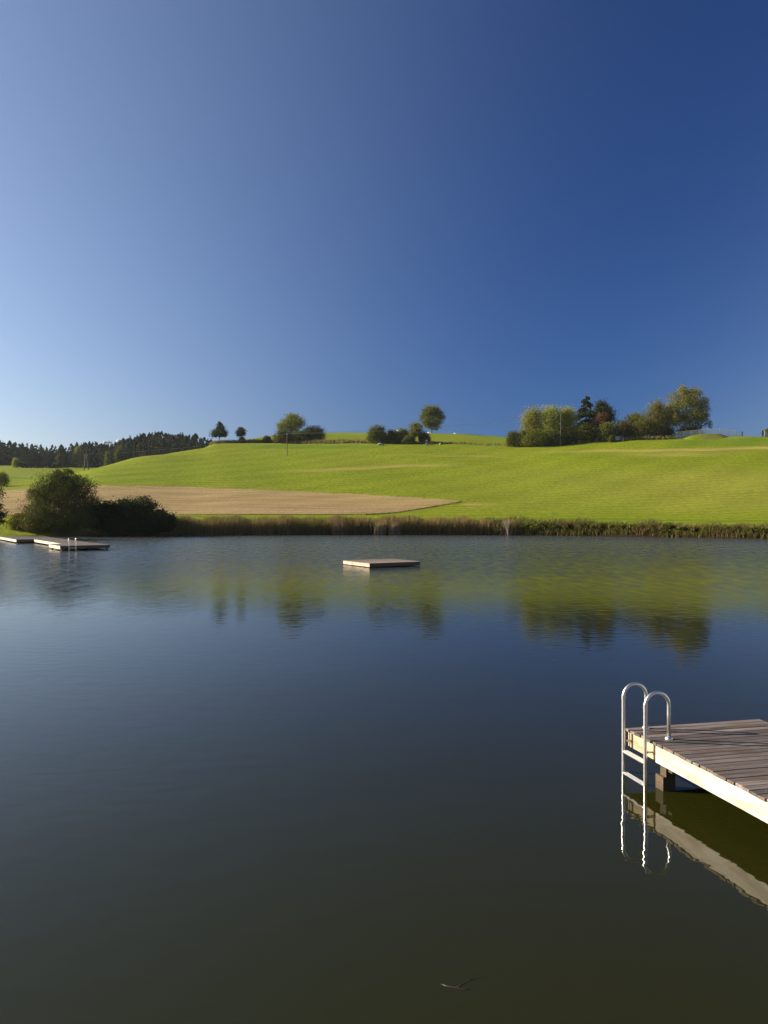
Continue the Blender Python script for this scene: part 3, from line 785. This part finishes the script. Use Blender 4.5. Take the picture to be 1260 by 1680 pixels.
# clipped hedge in the valley
rng = np.random.default_rng(50)
pts = []
for i in range(2600):
    u_ = rng.random(); px = 27 + 73 * u_; D = 392 + rng.uniform(-.8, .8)
    q = gpt(px, D); hh = 2.2 + .35 * math.sin(u_ * 21) + .25 * math.sin(u_ * 47)
    pts.append((q.x, q.y, q.z + hh * rng.random() ** .6))
v, f = leaf_quads(np.array(pts), .7, .5, rng)
tag(mesh_np('hedge', v, f, M_darkb), 'long dark clipped hedge across the valley field below the wood', 'hedge')

# forest: each spruce its own object, sharing a few meshes
def spruce_proto(seed, mat, light):
    rng = np.random.default_rng(seed)
    r_ = empty('forest_spruce_tree', (0, 0, 0))
    spruce_mesh(1.0, .25 * (1 + .4 * rng.random()), rng, 8, 3000, mat, 'crown', r_, .04, .45, .046, .034, .62)
    bm = bmesh.new(); add_tube(bm, [(0, 0, -.03), (0, 0, .5), (0, 0, .97)], [.012, .009, .002], 5)
    bm_obj('trunk', bm, M_bark, r_)
    r_['category'] = 'tree'
    return r_
protos = [spruce_proto(60 + i, M_spruce if i < 4 else M_spruce2, i >= 4) for i in range(6)]
used = set()
def place_spruce(px, D, ytop, kind, label, group, rng):
    g = gpt(px, D); h = max(6.0, htop(px, D, ytop))
    w = h * rng.uniform(.95, 1.3)
    loc = (g.x, g.y, g.z - .2); rz = rng.uniform(0, 6.28); sc = (w, w, h)
    o = protos[kind]
    if kind not in used:
        used.add(kind); o.location = loc; o.rotation_euler = (0, 0, rz); o.scale = sc; o['label'] = label; o['group'] = group
    else: dup(o, loc, rz, sc, label, group)
TOP_L = ([-140, -60, 0, 25, 50, 75, 95, 108], [719, 720, 721.5, 723, 724.5, 728, 730, 732])
TOP_R = ([92, 100, 112, 120, 135, 150, 165, 180, 192, 202, 212, 225, 245, 262, 280, 300, 315, 326, 333], [737, 729, 731, 724, 726, 722, 724, 725, 722, 719, 714.5, 712, 709.5, 708, 709.5, 708, 709, 711.5, 716])
rng = np.random.default_rng(70)
LBL_L = 'dark spruce in the dense wood beyond the valley field at far left'
LBL_R = 'dark spruce in the wood standing behind the left shoulder of the hill'
LBL_Y = 'paler young spruce along the front edge of the wood behind the hill'
for row, (D, step, dy) in enumerate(((455, 6.2, 9), (475, 6.0, 3.5), (500, 6.0, 0))):
    px = -130 + row * 2
    while px < 98:
        pj = px + rng.normal() * 1.6
        place_spruce(pj, D + rng.normal() * 4, np.interp(pj, *TOP_L) + dy + abs(rng.normal()) * 2.6, int(rng.integers(0, 4)), LBL_L, 'spruces of the far left wood', rng)
        px += step
for row, (D, step, dy) in enumerate(((418, 6.0, 10), (436, 5.2, 4), (455, 4.8, 0))):
    px = 95 + row * 1.7
    while px < 333:
        pj = px + rng.normal() * 1.4
        kind = int(rng.integers(0, 4)) if rng.random() < .84 or row == 2 else int(rng.integers(4, 6))
        place_spruce(pj, D + rng.normal() * 4, np.interp(pj, *TOP_R) + dy + abs(rng.normal()) * 3.0, kind, LBL_R, 'spruces of the wood behind the hill', rng)
        px += step
for px, yt in ((255, 734), (262, 735), (269, 736), (284, 730), (99, 731), (104, 733), (276, 738), (300, 736), (236, 738)):
    place_spruce(px, 405, yt, 4 + int(rng.integers(0, 2)), LBL_Y, 'young pale spruces at the wood edge', rng)
for px, yt, lb in ((335, 717.5, 'tallest of three little spruces right of the wood'), (341, 720, 'middle of three little spruces right of the wood'), (346.5, 719.5, 'last little spruce, nearest the lone conical tree')):
    place_spruce(px, 430, yt, int(rng.integers(0, 4)), lb, 'little spruces at the right end of the wood', rng)
tree('forest_edge_tree', 'yellow-green small leafy tree at the edge of the dark wood', 'tree', 176, 395, 741, 12, M_bushy, OVAL, 900, .45, seed=75)
tree('forest_edge_tree', 'light broadleaf tree at the left corner of the hill wood', 'tree', 128, 405, 731, 18, M_ash, OVAL, 1300, .45, seed=76)
tree('forest_edge_tree', 'round-topped broadleaf tree among the spruces behind the hill', 'tree', 196, 410, 733, 20, M_oak, OVAL, 1300, .45, seed=77)

# ------------------------------------------------------------------ reeds, herbs and rough grass
def blades(name, label, cat, pts, hts, wid, mat, rng, lean=.18, kind='stuff'):
    """pts (n,3), tall narrow blades with a bent tip"""
    n = len(pts); pts = np.asarray(pts); hts = np.asarray(hts)[:, None]
    a = rng.uniform(0, 6.283, n); s = np.stack([np.cos(a), np.sin(a), np.zeros(n)], 1) * (wid * rng.uniform(.6, 1.4, n))[:, None]
    b = rng.uniform(0, 6.283, n); ln = np.stack([np.cos(b), np.sin(b), np.zeros(n)], 1) * (lean * rng.random(n))[:, None] * hts
    upv = np.array([[0, 0, 1.0]])
    mid = pts + ln * .4 + upv * hts * .62; tip = pts + ln * 1.2 + upv * hts
    v = np.stack([pts - s * .5, pts + s * .5, mid + s * .45, mid - s * .45, tip + s * .12, tip - s * .12], 1).reshape(-1, 3)
    i = np.arange(n)[:, None] * 6
    f = np.concatenate([i + np.array([[0, 1, 2, 3]]), i + np.array([[3, 2, 4, 5]])])
    o = mesh_np(name, v, f, mat)
    tag(o, label, cat, kind=kind)
    return o
M_reed = mat_leaf('reed', (.095, .082, .016), (.40, .310, .110), (.13, .15, .022), .35, .3)
M_reedpale = mat_leaf('reed_pale', (.22, .16, .09), (.42, .32, .2), None, .5, .3)
M_herb = mat_leaf('herb', (.055, .065, .010), (.24, .21, .060), (.22, .13, .06), .7, .3)
M_rough = mat_leaf('rough_grass', (.10, .105, .025), (.32, .25, .09), (.11, .12, .02), .25, .3)
rng = np.random.default_rng(80)
pts, hts = [], []
for i in range(22000):
    px = rng.uniform(262, 848); D = shore(px) + rng.uniform(-.25, 5.2)
    q = gpt(px, D); q.z = max(q.z, -.05)
    top = 847.5 if px < 700 else 847.5 + (px - 700) * .045
    h = max(.6, CAM_H + D * (CY - top) / FPX - q.z) * rng.uniform(.5, 1.04) + .30 * math.sin(px * .11) * math.sin(px * .043)
    if rng.random() < .04: h *= 1.15
    pts.append(q); hts.append(h)
blades('reeds', 'brown and green reed belt along the far shore', 'reeds', np.array(pts), np.array(hts), .05, M_reed, rng, .3)
for k, (px, w_, lb) in enumerate(((558, 16, 'pale dry reed tuft left in the reed belt, above the left end of the raft'), (622, 12, 'pale dry reed tuft in the reed belt behind the middle of the raft'), (647, 14, 'pale dry reed tuft in the reed belt behind the right end of the raft'))):
    pp = []; hh = []
    for i in range(190):
        p_ = px + rng.normal() * w_ * .3; D = shore(p_) + rng.uniform(-.7, -.05); q = gpt(p_, D); q.z = max(q.z, -.05); pp.append(q); hh.append(rng.uniform(.9, 1.9))
    blades('reed_tuft', lb, 'reed tuft', np.array(pp), np.array(hh), .05, M_reedpale, rng, .25, 'thing')
pts, hts = [], []
for i in range(16000):
    px = rng.uniform(800, 1400); D = shore(px) + rng.uniform(-.2, 4.2)
    q = gpt(px, D); q.z = max(q.z, -.05)
    pts.append(q); hts.append(rng.uniform(.35, 1.0) * (1 + .3 * math.sin(px * .09) * math.sin(px * .031)))
blades('bank_herbage', 'mixed green and brown tall herbs along the right shore', 'herbs', np.array(pts), np.array(hts), .045, M_herb, rng, .6)
# shrubs in the right bank strip
def bank_shrub(px, D, h, w, mat, seed, name='bank_shrub', label=None, group=None, n=1700):
    r_ = np.random.default_rng(seed)
    g = gpt(px, D)
    bl = [(b[0] * w / 2, b[1] * w / 2, b[2] * h, b[3] * w / 2, b[4] * w / 2, b[5] * h) for b in BUSH]
    p_ = crown_points(bl, n, r_, .2, 26); p_ = p_[p_[:, 2] > 0]
    v, f = leaf_quads(p_, .17, .12, r_)
    o = mesh_np(name, v, f, mat); o.location = (g.x, g.y, max(0, g.z) - .05)
    tag(o, label, 'shrub', group)
    return o
LB = 'low leafy shrub in the shore strip below the right meadow'
for i, (px, top, w, m_) in enumerate(((812, 852, 2.2, M_bush), (862, 855, 2.6, M_oak), (885, 854, 3.0, M_oak), (905, 856, 2.6, M_bush), (932, 857, 1.8, M_bush), (957, 855, 2.4, M_bush), (975, 858, 1.8, M_bushy), (988, 857, 1.8, M_bush), (1003, 858, 1.6, M_bushy), (1018, 858, 2.0, M_bush), (1036, 859, 1.6, M_bushy), (1052, 859, 1.9, M_bush),
        (1068, 860, 1.6, M_bushy), (1096, 856.5, 2.5, M_bush), (1118, 860, 1.8, M_bushy), (1140, 863, 1.8, M_bush), (1160, 860, 1.8, M_bushy), (1172, 861, 1.8, M_bush), (1190, 861, 1.7, M_bushy), (1206, 861, 2.0, M_redb), (1225, 864, 1.8, M_bush), (1240, 862, 2.0, M_bushy), (1256, 864, 1.8, M_bush), (1275, 862, 2.0, M_bushy))):
    D = shore(px) + .9
    h = CAM_H + D * (CY - top) / FPX - gpt(px, D).z
    lab = LB
    if px == 1096: lab = 'tallest dark round shrub in the right shore strip, poking into the meadow'
    if px == 957: lab = 'dark round shrub in the shore strip straight above the dock ladder'
    bank_shrub(px, D, max(.8, h), w, m_, 300 + i, label=lab, group='shrubs along the right shore')
# bare dead bush at the water
M_dead = mat_simple('dead_twig', (.30, .24, .19), (.48, .40, .33), 5, .8)
bm = bmesh.new(); r_ = np.random.default_rng(91)
def twig(p, d, l, r, depth):
    q = p + d * l
    add_tube(bm, [p, p.lerp(q, .5) + Vector(r_.normal(size=3) * .04 * l), q], [r, r * .8, r * .5], 5, False)
    if depth:
        for _ in range(3):
            nd = (d + Vector(r_.normal(size=3) * .33)).normalized()
            twig(q if r_.random() < .6 else p.lerp(q, .7), nd, l * r_.uniform(.55, .8), r * .55, depth - 1)
for i in range(7): twig(Vector((r_.normal() * .12, r_.normal() * .12, -.1)), Vector((r_.normal() * .22 + .05, r_.normal() * .2, 1)).normalized(), .9, .028, 3)
g = gpt(834, shore(834) - .3)
o = bm_obj('dead_bush', bm, M_dead); o.location = (g.x, g.y, 0.0)
tag(o, 'bare pale dead bush leaning at the water between reeds and shrubs', 'bush')

# rough grass along the crest and round the stubble field
rng = np.random.default_rng(95)
pts, hts = [], []
crest = ([345, 440, 560, 740, 830, 940, 1020, 1108], [300, 297, 283, 270, 261, 252, 248, 246])
for i in range(9500):
    px = rng.uniform(343, 1108); D = np.interp(px, *crest) + rng.uniform(0, 5.0)
    if 725 < px < 828 and rng.random() < .75: continue
    q = gpt(px, D); pts.append(q); hts.append(rng.uniform(.4, 1.0) * (1.25 if px < 600 or px > 880 else .7))
blades('rough_grass', 'unmown straw-coloured grass strip along the hill crest', 'grass', np.array(pts), np.array(hts), .22, M_rough, rng, .5)
pts, hts = [], []
for i in range(1500):
    px = rng.uniform(600, 758); y_ = np.interp(px, spx, lo); D = depth_at(px, y_ + .6) + rng.uniform(-.35, .35)
    q = gpt(px, D); pts.append(q); hts.append(rng.uniform(.06, .2))
blades('verge_grass', 'dark grass edge along the tip of the stubble field', 'grass', np.array(pts), np.array(hts), .08, M_rough, rng, .6)

# ------------------------------------------------------------------ power line
M_pole = mat_simple('pole_wood', (.06, .045, .034), (.14, .11, .085), 5, .85, stretch=(1, 1, .1))
M_cable = mat_simple('cable', (.30, .30, .30), (.42, .42, .42), 1, .5, .6)
def insul(parent, p, n='insulator'):
    bm = bmesh.new(); add_tube(bm, [p, p + Vector((0, 0, .10)), p + Vector((0, 0, .2))], [.05, .09, .05], 8)
    return bm_obj(n, bm, M_iron, parent)
def pole(px, D, ytop, label, two=False):
    g = gpt(px, D); h = htop(px, D, ytop)
    root = empty('power_pole', g); tag(root, label, 'pole', 'power poles on the hill')
    if two:
        for s in (-1, 1):
            bm = bmesh.new(); add_tube(bm, [(s * .55 + .1, s * .3, -.3), (s * .08, s * .05, h)], [.15, .11], 10)
            bm_obj('leg', bm, M_pole, root)
        bm = bmesh.new(); add_box(bm, (0.05, 0, h * .5), (1, 0, 0), (0, 1, 0), (0, 0, 1), .75, .08, .10); bm_obj('tie_beam', bm, M_pole, root)
    else:
        bm = bmesh.new(); add_tube(bm, [(0, 0, -.3), (0, 0, h * .5), (0, 0, h)], [.13, .115, .09], 10)
        bm_obj('shaft', bm, M_pole, root)
    bm = bmesh.new(); add_box(bm, (0, 0, h - .55), (.3, .95, 0), (.95, -.3, 0), (0, 0, 1), 1.3, .1, .1); bm_obj('crossarm', bm, M_iron, root)
    ends = []
    for s in (-1, 1):
        p = Vector((.3 * .58 * s, .95 * .58 * s, h - .5)); insul(root, p); ends.append(g + p + Vector((0, 0, .16 + .25 * (s > 0))))
    return root, ends, g
pa, ea, ga = pole(141, 232, 744, 'leaning two-legged wooden power pole beyond the willow bush', True)
DB = depth_at(471, 748)
pb, eb, gb = pole(471, DB, 710, 'slim wooden power pole standing in the open meadow below the crest thicket')
pc, ec, gc = pole(920, 250, 679.5, 'wooden power pole in front of the grey-green poplars')
def wire(a, b, sag, label):
    bm = bmesh.new()
    pts = [a.lerp(b, i / 24) - Vector((0, 0, sag * 4 * (i / 24) * (1 - i / 24))) for i in range(25)]
    add_tube(bm, pts, .022, 5)
    o = bm_obj('power_cable', bm, M_cable); tag(o, label, 'cable', 'overhead cables'); return o
for s in (0, 1):
    nm = ('lower', 'upper')[s]
    wire(ea[s], eb[s], 1.1, nm + ' overhead cable from the two-legged pole to the meadow pole')
    wire(eb[s], ec[s], 1.3, nm + ' overhead cable from the meadow pole to the grove pole')

# ------------------------------------------------------------------ fence, mound, gate posts, wall at the upper right
M_white = mat_simple('galvanised', (.66, .66, .64), (.80, .80, .78), 8, .5, .0)
M_postd = mat_simple('dark_post', (.02, .02, .022), (.05, .05, .05), 6, .8)
M_render = mat_simple('pale_render', (.45, .42, .38), (.60, .57, .52), 2, .9, bump=.3)
DM = 247.5
def mound_h(px, D):
    return .95 * math.exp(-((px - 1158) / 31.0) ** 6) * math.exp(-((D - DM) / 4.2) ** 2) * (.75 + .25 * min(1, max(0, (px - 1118) / 45)))
mp = np.linspace(1106, 1206, 60); md = np.linspace(DM - 9, DM + 9, 30)
X = np.zeros((60, 30)); Y = X.copy(); Z = X.copy()
for i, px in enumerate(mp):
    for j, d in enumerate(md):
        q = gpt(px, d); hh = mound_h(px, d)
        X[i, j], Y[i, j], Z[i, j] = q.x, q.y, q.z + hh * (1 + .06 * math.sin(px * .9) * math.sin(d * 1.7)) + (.03 if hh > .05 else -.3)
mo = grid_obj('mound', X, Y, Z, M_meadow); tag(mo, 'low grassy mound inside the wire fence beside the great birch', 'mound', kind='structure')
a = mo.data.attributes.new('wild', 'FLOAT', 'POINT')
a.data.foreach_set('value', np.clip((PX0 := np.repeat(mp, 30)) * 0 + .75 * np.clip((np.repeat(mp, 30) - 1140) / 20, 0, 1), 0, 1).astype(np.float32))
fen = empty('wire_fence', gpt(1160, DM + 2)); tag(fen, 'pale wire mesh fence on posts over the grassy mound', 'fence')
fpx = [1109, 1121.5, 1134, 1148, 1162, 1181, 1194, 1206, 1218]
ftop = np.interp(fpx, [1109, 1134, 1162, 1175, 1195, 1218], [708.8, 706.3, 703.6, 703, 704.4, 709])
def fence_pt(px):
    D = DM + 1.5; q = gpt(px, D); q.z += mound_h(px, D); return q
tops = []
for px, yt in zip(fpx, ftop):
    q = fence_pt(px); z = CAM_H + q.y * (CY - yt) / FPX
    bm = bmesh.new(); add_tube(bm, [q - Vector((0, 0, .2)), Vector((q.x, q.y, z))], .08, 8)
    under(bm_obj('fence_post', bm, M_white), fen); tops.append((q, Vector((q.x, q.y, z))))
for (q0, t0), (q1, t1) in zip(tops[:-1], tops[1:]):
    bm = bmesh.new()
    add_tube(bm, [t0, t1], .03, 5); add_tube(bm, [q0 + Vector((0, 0, .1)), q1 + Vector((0, 0, .1))], .02, 5)
    nh = 9; nv = max(6, int((q1 - q0).length / .16))
    for k in range(1, nh): 
        s = k / nh; add_tube(bm, [q0.lerp(t0, s), q1.lerp(t1, s)], .024, 4, False)
    for k in range(1, nv):
        s = k / nv; add_tube(bm, [q0.lerp(q1, s), t0.lerp(t1, s)], .024, 4, False)
    under(bm_obj('mesh_panel', bm, M_white), fen)
for px, yt, lb in ((1217.3, 708.5, 'short dark gate post at the right end of the wire fence'), (1250.8, 706.5, 'dark gate post with a side hook by the white wall')):
    q = gpt(px, 246); h = htop(px, 246, yt)
    root = empty('gate_post', q); tag(root, lb, 'post', 'gate posts at the top of the meadow')
    bm = bmesh.new(); add_box(bm, (0, 0, h / 2 - .15), (1, 0, 0), (0, 1, 0), (0, 0, 1), .34, .34, h + .3, .03); bm_obj('shaft', bm, M_postd, root)
    bm = bmesh.new(); add_box(bm, (0, 0, h + .02), (1, 0, 0), (0, 1, 0), (0, 0, 1), .40, .40, .08, .02); bm_obj('cap', bm, M_postd, root)
    if px > 1240:
        bm = bmesh.new(); add_tube(bm, [(-.15, 0, h * .55), (-.55, 0, h * .55)], .06, 8); bm_obj('hook', bm, M_postd, root)
wl = empty('garden_wall', gpt(1275, 252)); tag(wl, 'pale rendered garden wall cut off by the right edge', 'wall')
for k, px in enumerate((1255.5, 1275, 1295)):
    q = gpt(px, 251); bm = bmesh.new()
    add_box(bm, q + Vector((0, 0, .75)), (1, 0, 0), (0, 1, 0), (0, 0, 1), .5, .5, 1.9, .03); under(bm_obj('pier', bm, M_render), wl)
bm = bmesh.new(); q = gpt(1277, 251.3); add_box(bm, q + Vector((0, 0, .55)), (1, 0, 0), (0, 1, 0), (0, 0, 1), 8.0, .25, 1.5, .02); under(bm_obj('wall_panel', bm, M_render), wl)
bm = bmesh.new(); add_box(bm, q + Vector((0, 0, 1.345)), (1, 0, 0), (0, 1, 0), (0, 0, 1), 8.1, .34, .08, .02); under(bm_obj('coping', bm, M_render), wl)

# ------------------------------------------------------------------ small things on the crest
M_carw = mat_simple('white_paint', (.70, .70, .69), (.80, .80, .79), 2, .3)
M_glass = mat_simple('car_glass', (.02, .03, .05), (.04, .05, .08), 2, .08)
M_rubber = mat_simple('rubber', (.012, .012, .012), (.03, .03, .03), 5, .8)
M_stone = mat_simple('pale_stone', (.28, .26, .22), (.44, .41, .37), 3, .9, bump=.4)
q = gpt(1011, 249.5)
car = empty('parked_car', (q.x, q.y, q.z), R(12)); tag(car, 'white hatchback car parked half hidden in grass below the grove', 'car')
bm = bmesh.new()
prof_ = [(-1.65, .32), (-1.68, .62), (-1.45, .80), (-.75, .90), (-.25, 1.36), (1.05, 1.40), (1.52, .95), (1.62, .62), (1.58, .30)]
L_, R_ = [], []
for x_, z_ in prof_:
    w_ = .76 if z_ < 1.0 else .62
    L_.append(bm.verts.new((x_, -w_, z_))); R_.append(bm.verts.new((x_, w_, z_)))
bm.faces.new(L_); bm.faces.new(list(reversed(R_)))
for i in range(len(prof_)):
    j = (i + 1) % len(prof_); bm.faces.new((L_[j], L_[i], R_[i], R_[j]))
body = bm_obj('body', bm, M_carw, car)
for (xs, zs) in (((-.62, -.18, .28, .28), (.93, 1.30, 1.31, .93)), ((.36, .36, 1.0, 1.32), (.93, 1.31, 1.32, .95))):
    bm = bmesh.new(); fr = [bm.verts.new((x_, -.765 + (.13 if z_ > 1.0 else 0), z_)) for x_, z_ in zip(xs, zs)]; bk = [bm.verts.new((v_.co.x, v_.co.y + .02, v_.co.z)) for v_ in fr]
    bm.faces.new(fr)
    bm.faces.new(list(reversed(bk)))
    for i in range(4): bm.faces.new((fr[i], bk[i], bk[(i + 1) % 4], fr[(i + 1) % 4]))
    bm_obj('side_window', bm, M_glass, car)
bm = bmesh.new(); fr = [bm.verts.new(c_) for c_ in ((-.74, -.60, .93), (-.30, -.52, 1.34), (-.30, .52, 1.34), (-.74, .60, .93))]
bm.faces.new(fr); bm_obj('windscreen', bm, M_glass, car)
car.children[-1].location = (-.025, 0, .012)
for x_ in (-1.02, 1.0):
    for s in (-.70, .70):
        bm = bmesh.new(); add_tube(bm, [(x_, s - .1, .30), (x_, s + .1, .30)], .30, 18); w_ = bm_obj('wheel', bm, M_rubber, car)
        bm = bmesh.new(); add_tube(bm, [(x_, s - .11, .30), (x_, s + .11, .30)], .17, 12); bm_obj('rim', bm, M_iron, w_)
tree('crest_shrub', 'small dark shrub hiding the front of the parked white car', 'shrub', 1003.5, 247.5, 714, 13, M_bush, BUSH, 700, .28, trunk=False, seed=99)
# pale boulder
bm = bmesh.new(); bmesh.ops.create_icosphere(bm, subdivisions=3, radius=.5)
r_ = np.random.default_rng(5)
for v_ in bm.verts: v_.co = Vector((v_.co.x * 2.1, v_.co.y * 1.1, v_.co.z * .9)) * (1 + .12 * math.sin(v_.co.x * 9 + 1) * math.sin(v_.co.y * 7 + v_.co.z * 8))
o = bm_obj('boulder', bm, M_stone); q = gpt(624.5, 270); o.location = (q.x, q.y, q.z + .32); tag(o, 'long pale boulder at the foot of the large round crest bush', 'boulder')
# wayside shrine
q = gpt(700, 268); sh = empty('wayside_cross', q); tag(sh, 'small pale wayside cross on a plinth at the right end of the crest bushes', 'cross')
bm = bmesh.new(); add_box(bm, (0, 0, .25), (1, 0, 0), (0, 1, 0), (0, 0, 1), .75, .6, .8, .05); bm_obj('plinth', bm, M_stone, sh)
bm = bmesh.new(); add_box(bm, (0, 0, 1.25), (1, 0, 0), (0, 1, 0), (0, 0, 1), .22, .16, 1.3, .02); bm_obj('upright', bm, M_stone, sh)
bm = bmesh.new(); add_box(bm, (-.04, -.03, 1.55), (1, 0, 0), (0, 1, 0), (0, 0, 1), .95, .16, .2, .02); bm_obj('arm', bm, M_stone, sh)
bm = bmesh.new(); bmesh.ops.create_icosphere(bm, subdivisions=2, radius=.36)
for v_ in bm.verts: v_.co *= 1 + .15 * math.sin(v_.co.x * 11) * math.sin(v_.co.z * 9)
o = bm_obj('boulder', bm, M_stone); q = gpt(722, 270); o.location = (q.x, q.y, q.z + .2); tag(o, 'small round pale stone right of the wayside cross', 'boulder')
q = gpt(777, 398); st = empty('marker_stake', q); tag(st, 'thin white marker stake on the bare skyline', 'stake')
bm = bmesh.new(); add_tube(bm, [(0, 0, -.2), (0, 0, 1.5)], .10, 8); bm_obj('rod', bm, M_carw, st)
bm = bmesh.new(); add_box(bm, (0, -.01, 1.62), (1, 0, 0), (0, 1, 0), (0, 0, 1), .3, .12, .3, .02); bm_obj('head', bm, M_carw, st)

# ------------------------------------------------------------------ clouds far behind the hill
t = NT('cloud')
d = t.n('ShaderNodeBsdfDiffuse', inp={'Color': t.mix(t.noise(t.pos(), .01, 3), (.84, .84, .85), (.92, .92, .92))})
tr = t.n('ShaderNodeBsdfTranslucent', inp={'Color': (.9, .9, .9, 1)})
M_cloud = t.finish(t.n('ShaderNodeMixShader', inp={0: .4, 1: d.outputs[0], 2: tr.outputs[0]}).outputs[0])
def cloud(px, ybot, ytop, wpx, label, seed):
    r_ = np.random.default_rng(seed); D = 7000.0
    w = m_at(D, wpx) / 2; hh = m_at(D, ybot - ytop)
    c = Vector(((px - CX) / FPX * D, D, CAM_H + D * (CY - ybot) / FPX))
    bm = bmesh.new()
    for i in range(16):
        x_ = r_.uniform(-1, 1); rad = hh * r_.uniform(.25, .55) * (1.1 - .6 * abs(x_))
        bmesh.ops.create_icosphere(bm, subdivisions=3, radius=1, matrix=Matrix.Translation(Vector((x_ * w, r_.normal() * w * .3, rad * .4 + r_.random() * hh * .35 * (1 - abs(x_))))) @ Matrix.Diagonal((rad * 1.6, rad * 1.5, rad, 1)))
    for v_ in bm.verts:
        n_ = math.sin(v_.co.x * .045 + seed) * math.sin(v_.co.z * .07) + .6 * math.sin(v_.co.x * .11 + v_.co.y * .09)
        v_.co.z += n_ * hh * .06; v_.co.x += n_ * hh * .05
    o = bm_obj('cloud', bm, M_cloud, smooth=True); o.location = c
    tag(o, label, 'cloud')
cloud(655, 712, 705, 34, 'small white cloud peeping over the middle crest bushes', 1)
cloud(703, 716, 708, 30, 'tiny white cloud low behind the trunk of the round tree', 2)
cloud(748, 716, 710.5, 26, 'tiny flat white cloud on the skyline right of the round tree', 3)
cloud(198, 727, 720.5, 18, 'small white cloud between the treetops of the left wood', 4)
cloud(176, 727, 723, 20, 'faint white cloud left of the treetop cloud over the wood', 5)

# ------------------------------------------------------------------ haze
t = NT('haze_air')
pv = t.n('ShaderNodeVolumePrincipled', inp={'Color': (.80, .87, 1.0, 1), 'Density': .00006, 'Anisotropy': .35})
t.link(pv.outputs[0], t.out.inputs['Volume'])
bm = bmesh.new()
add_box(bm, (0, 1470, 30), (1, 0, 0), (0, 1, 0), (0, 0, 1), 9400, 3140, 68)
hz = bm_obj('haze', bm, t.m); tag(hz, 'thin bluish air over the valley', 'haze', kind='stuff')

# ------------------------------------------------------------------ light, sky, camera
w = bpy.data.worlds.new('World'); scene.world = w; w.use_nodes = True
nt = w.node_tree; bg = nt.nodes['Background']
sky = nt.nodes.new('ShaderNodeTexSky'); sky.sky_type = 'NISHITA'; sky.sun_disc = False
sky.sun_elevation = SUN_EL; sky.sun_rotation = SUN_AZ
sky.altitude = 700; sky.air_density = 1.0; sky.dust_density = .9; sky.ozone_density = 3.0
# skylight is polarised at right angles to the sun, and the photograph's sky is taken through a polariser
tc = nt.nodes.new('ShaderNodeTexCoord')
def wm(op, a, b=None):
    nd = nt.nodes.new('ShaderNodeMath'); nd.operation = op
    for i, v in enumerate((a, b)):
        if v is None: continue
        if isinstance(v, (int, float)): nd.inputs[i].default_value = v
        else: nt.links.new(v, nd.inputs[i])
    return nd.outputs[0]
dp = nt.nodes.new('ShaderNodeVectorMath'); dp.operation = 'DOT_PRODUCT'
nt.links.new(tc.outputs['Generated'], dp.inputs[0])
dp.inputs[1].default_value = (math.sin(SUN_AZ) * math.cos(SUN_EL), math.cos(SUN_AZ) * math.cos(SUN_EL), math.sin(SUN_EL))
c2 = wm('MULTIPLY', dp.outputs['Value'], dp.outputs['Value'])
dop = wm('DIVIDE', wm('SUBTRACT', 1.0, c2), wm('ADD', 1.0, c2))
cb = nt.nodes.new('ShaderNodeCombineXYZ')
for i, (g_, k_) in enumerate(POL): nt.links.new(wm('MULTIPLY', wm('SUBTRACT', 1.0, wm('MULTIPLY', dop, k_)), g_), cb.inputs[i])
mx = nt.nodes.new('ShaderNodeVectorMath'); mx.operation = 'MULTIPLY'
nt.links.new(sky.outputs[0], mx.inputs[0]); nt.links.new(cb.outputs[0], mx.inputs[1])
nt.links.new(mx.outputs[0], bg.inputs[0]); bg.inputs[1].default_value = .098
sl = bpy.data.lights.new('sun', 'SUN'); sl.energy = 5.0; sl.angle = R(.53); sl.color = (1.0, .88, .70)
so_ = bpy.data.objects.new('sun', sl); COL.objects.link(so_)
sd = Vector((math.sin(SUN_AZ) * math.cos(SUN_EL), math.cos(SUN_AZ) * math.cos(SUN_EL), math.sin(SUN_EL)))
so_.rotation_euler = sd.to_track_quat('Z', 'Y').to_euler(); so_.location = (-30, 10, 40)

cam = bpy.data.cameras.new('camera'); co = bpy.data.objects.new('camera', cam); COL.objects.link(co)
cam.sensor_fit = 'VERTICAL'; cam.sensor_height = 36.0; cam.lens = 36.0 * FPX / 1680.0
cam.clip_start = .05; cam.clip_end = 30000
co.location = (0, 0, CAM_H); co.rotation_euler = (R(90), 0, 0)
scene.camera = co
scene.render.engine = 'CYCLES'
scene.view_settings.view_transform = 'Standard'; scene.view_settings.look = 'None'
scene.view_settings.exposure = 1.1; scene.view_settings.gamma = 1.0
scene.cycles.use_denoising = True
scene.cycles.max_bounces = 8; scene.cycles.transparent_max_bounces = 8; scene.cycles.volume_bounces = 0
scene.cycles.use_adaptive_sampling = True; scene.cycles.adaptive_threshold = .01
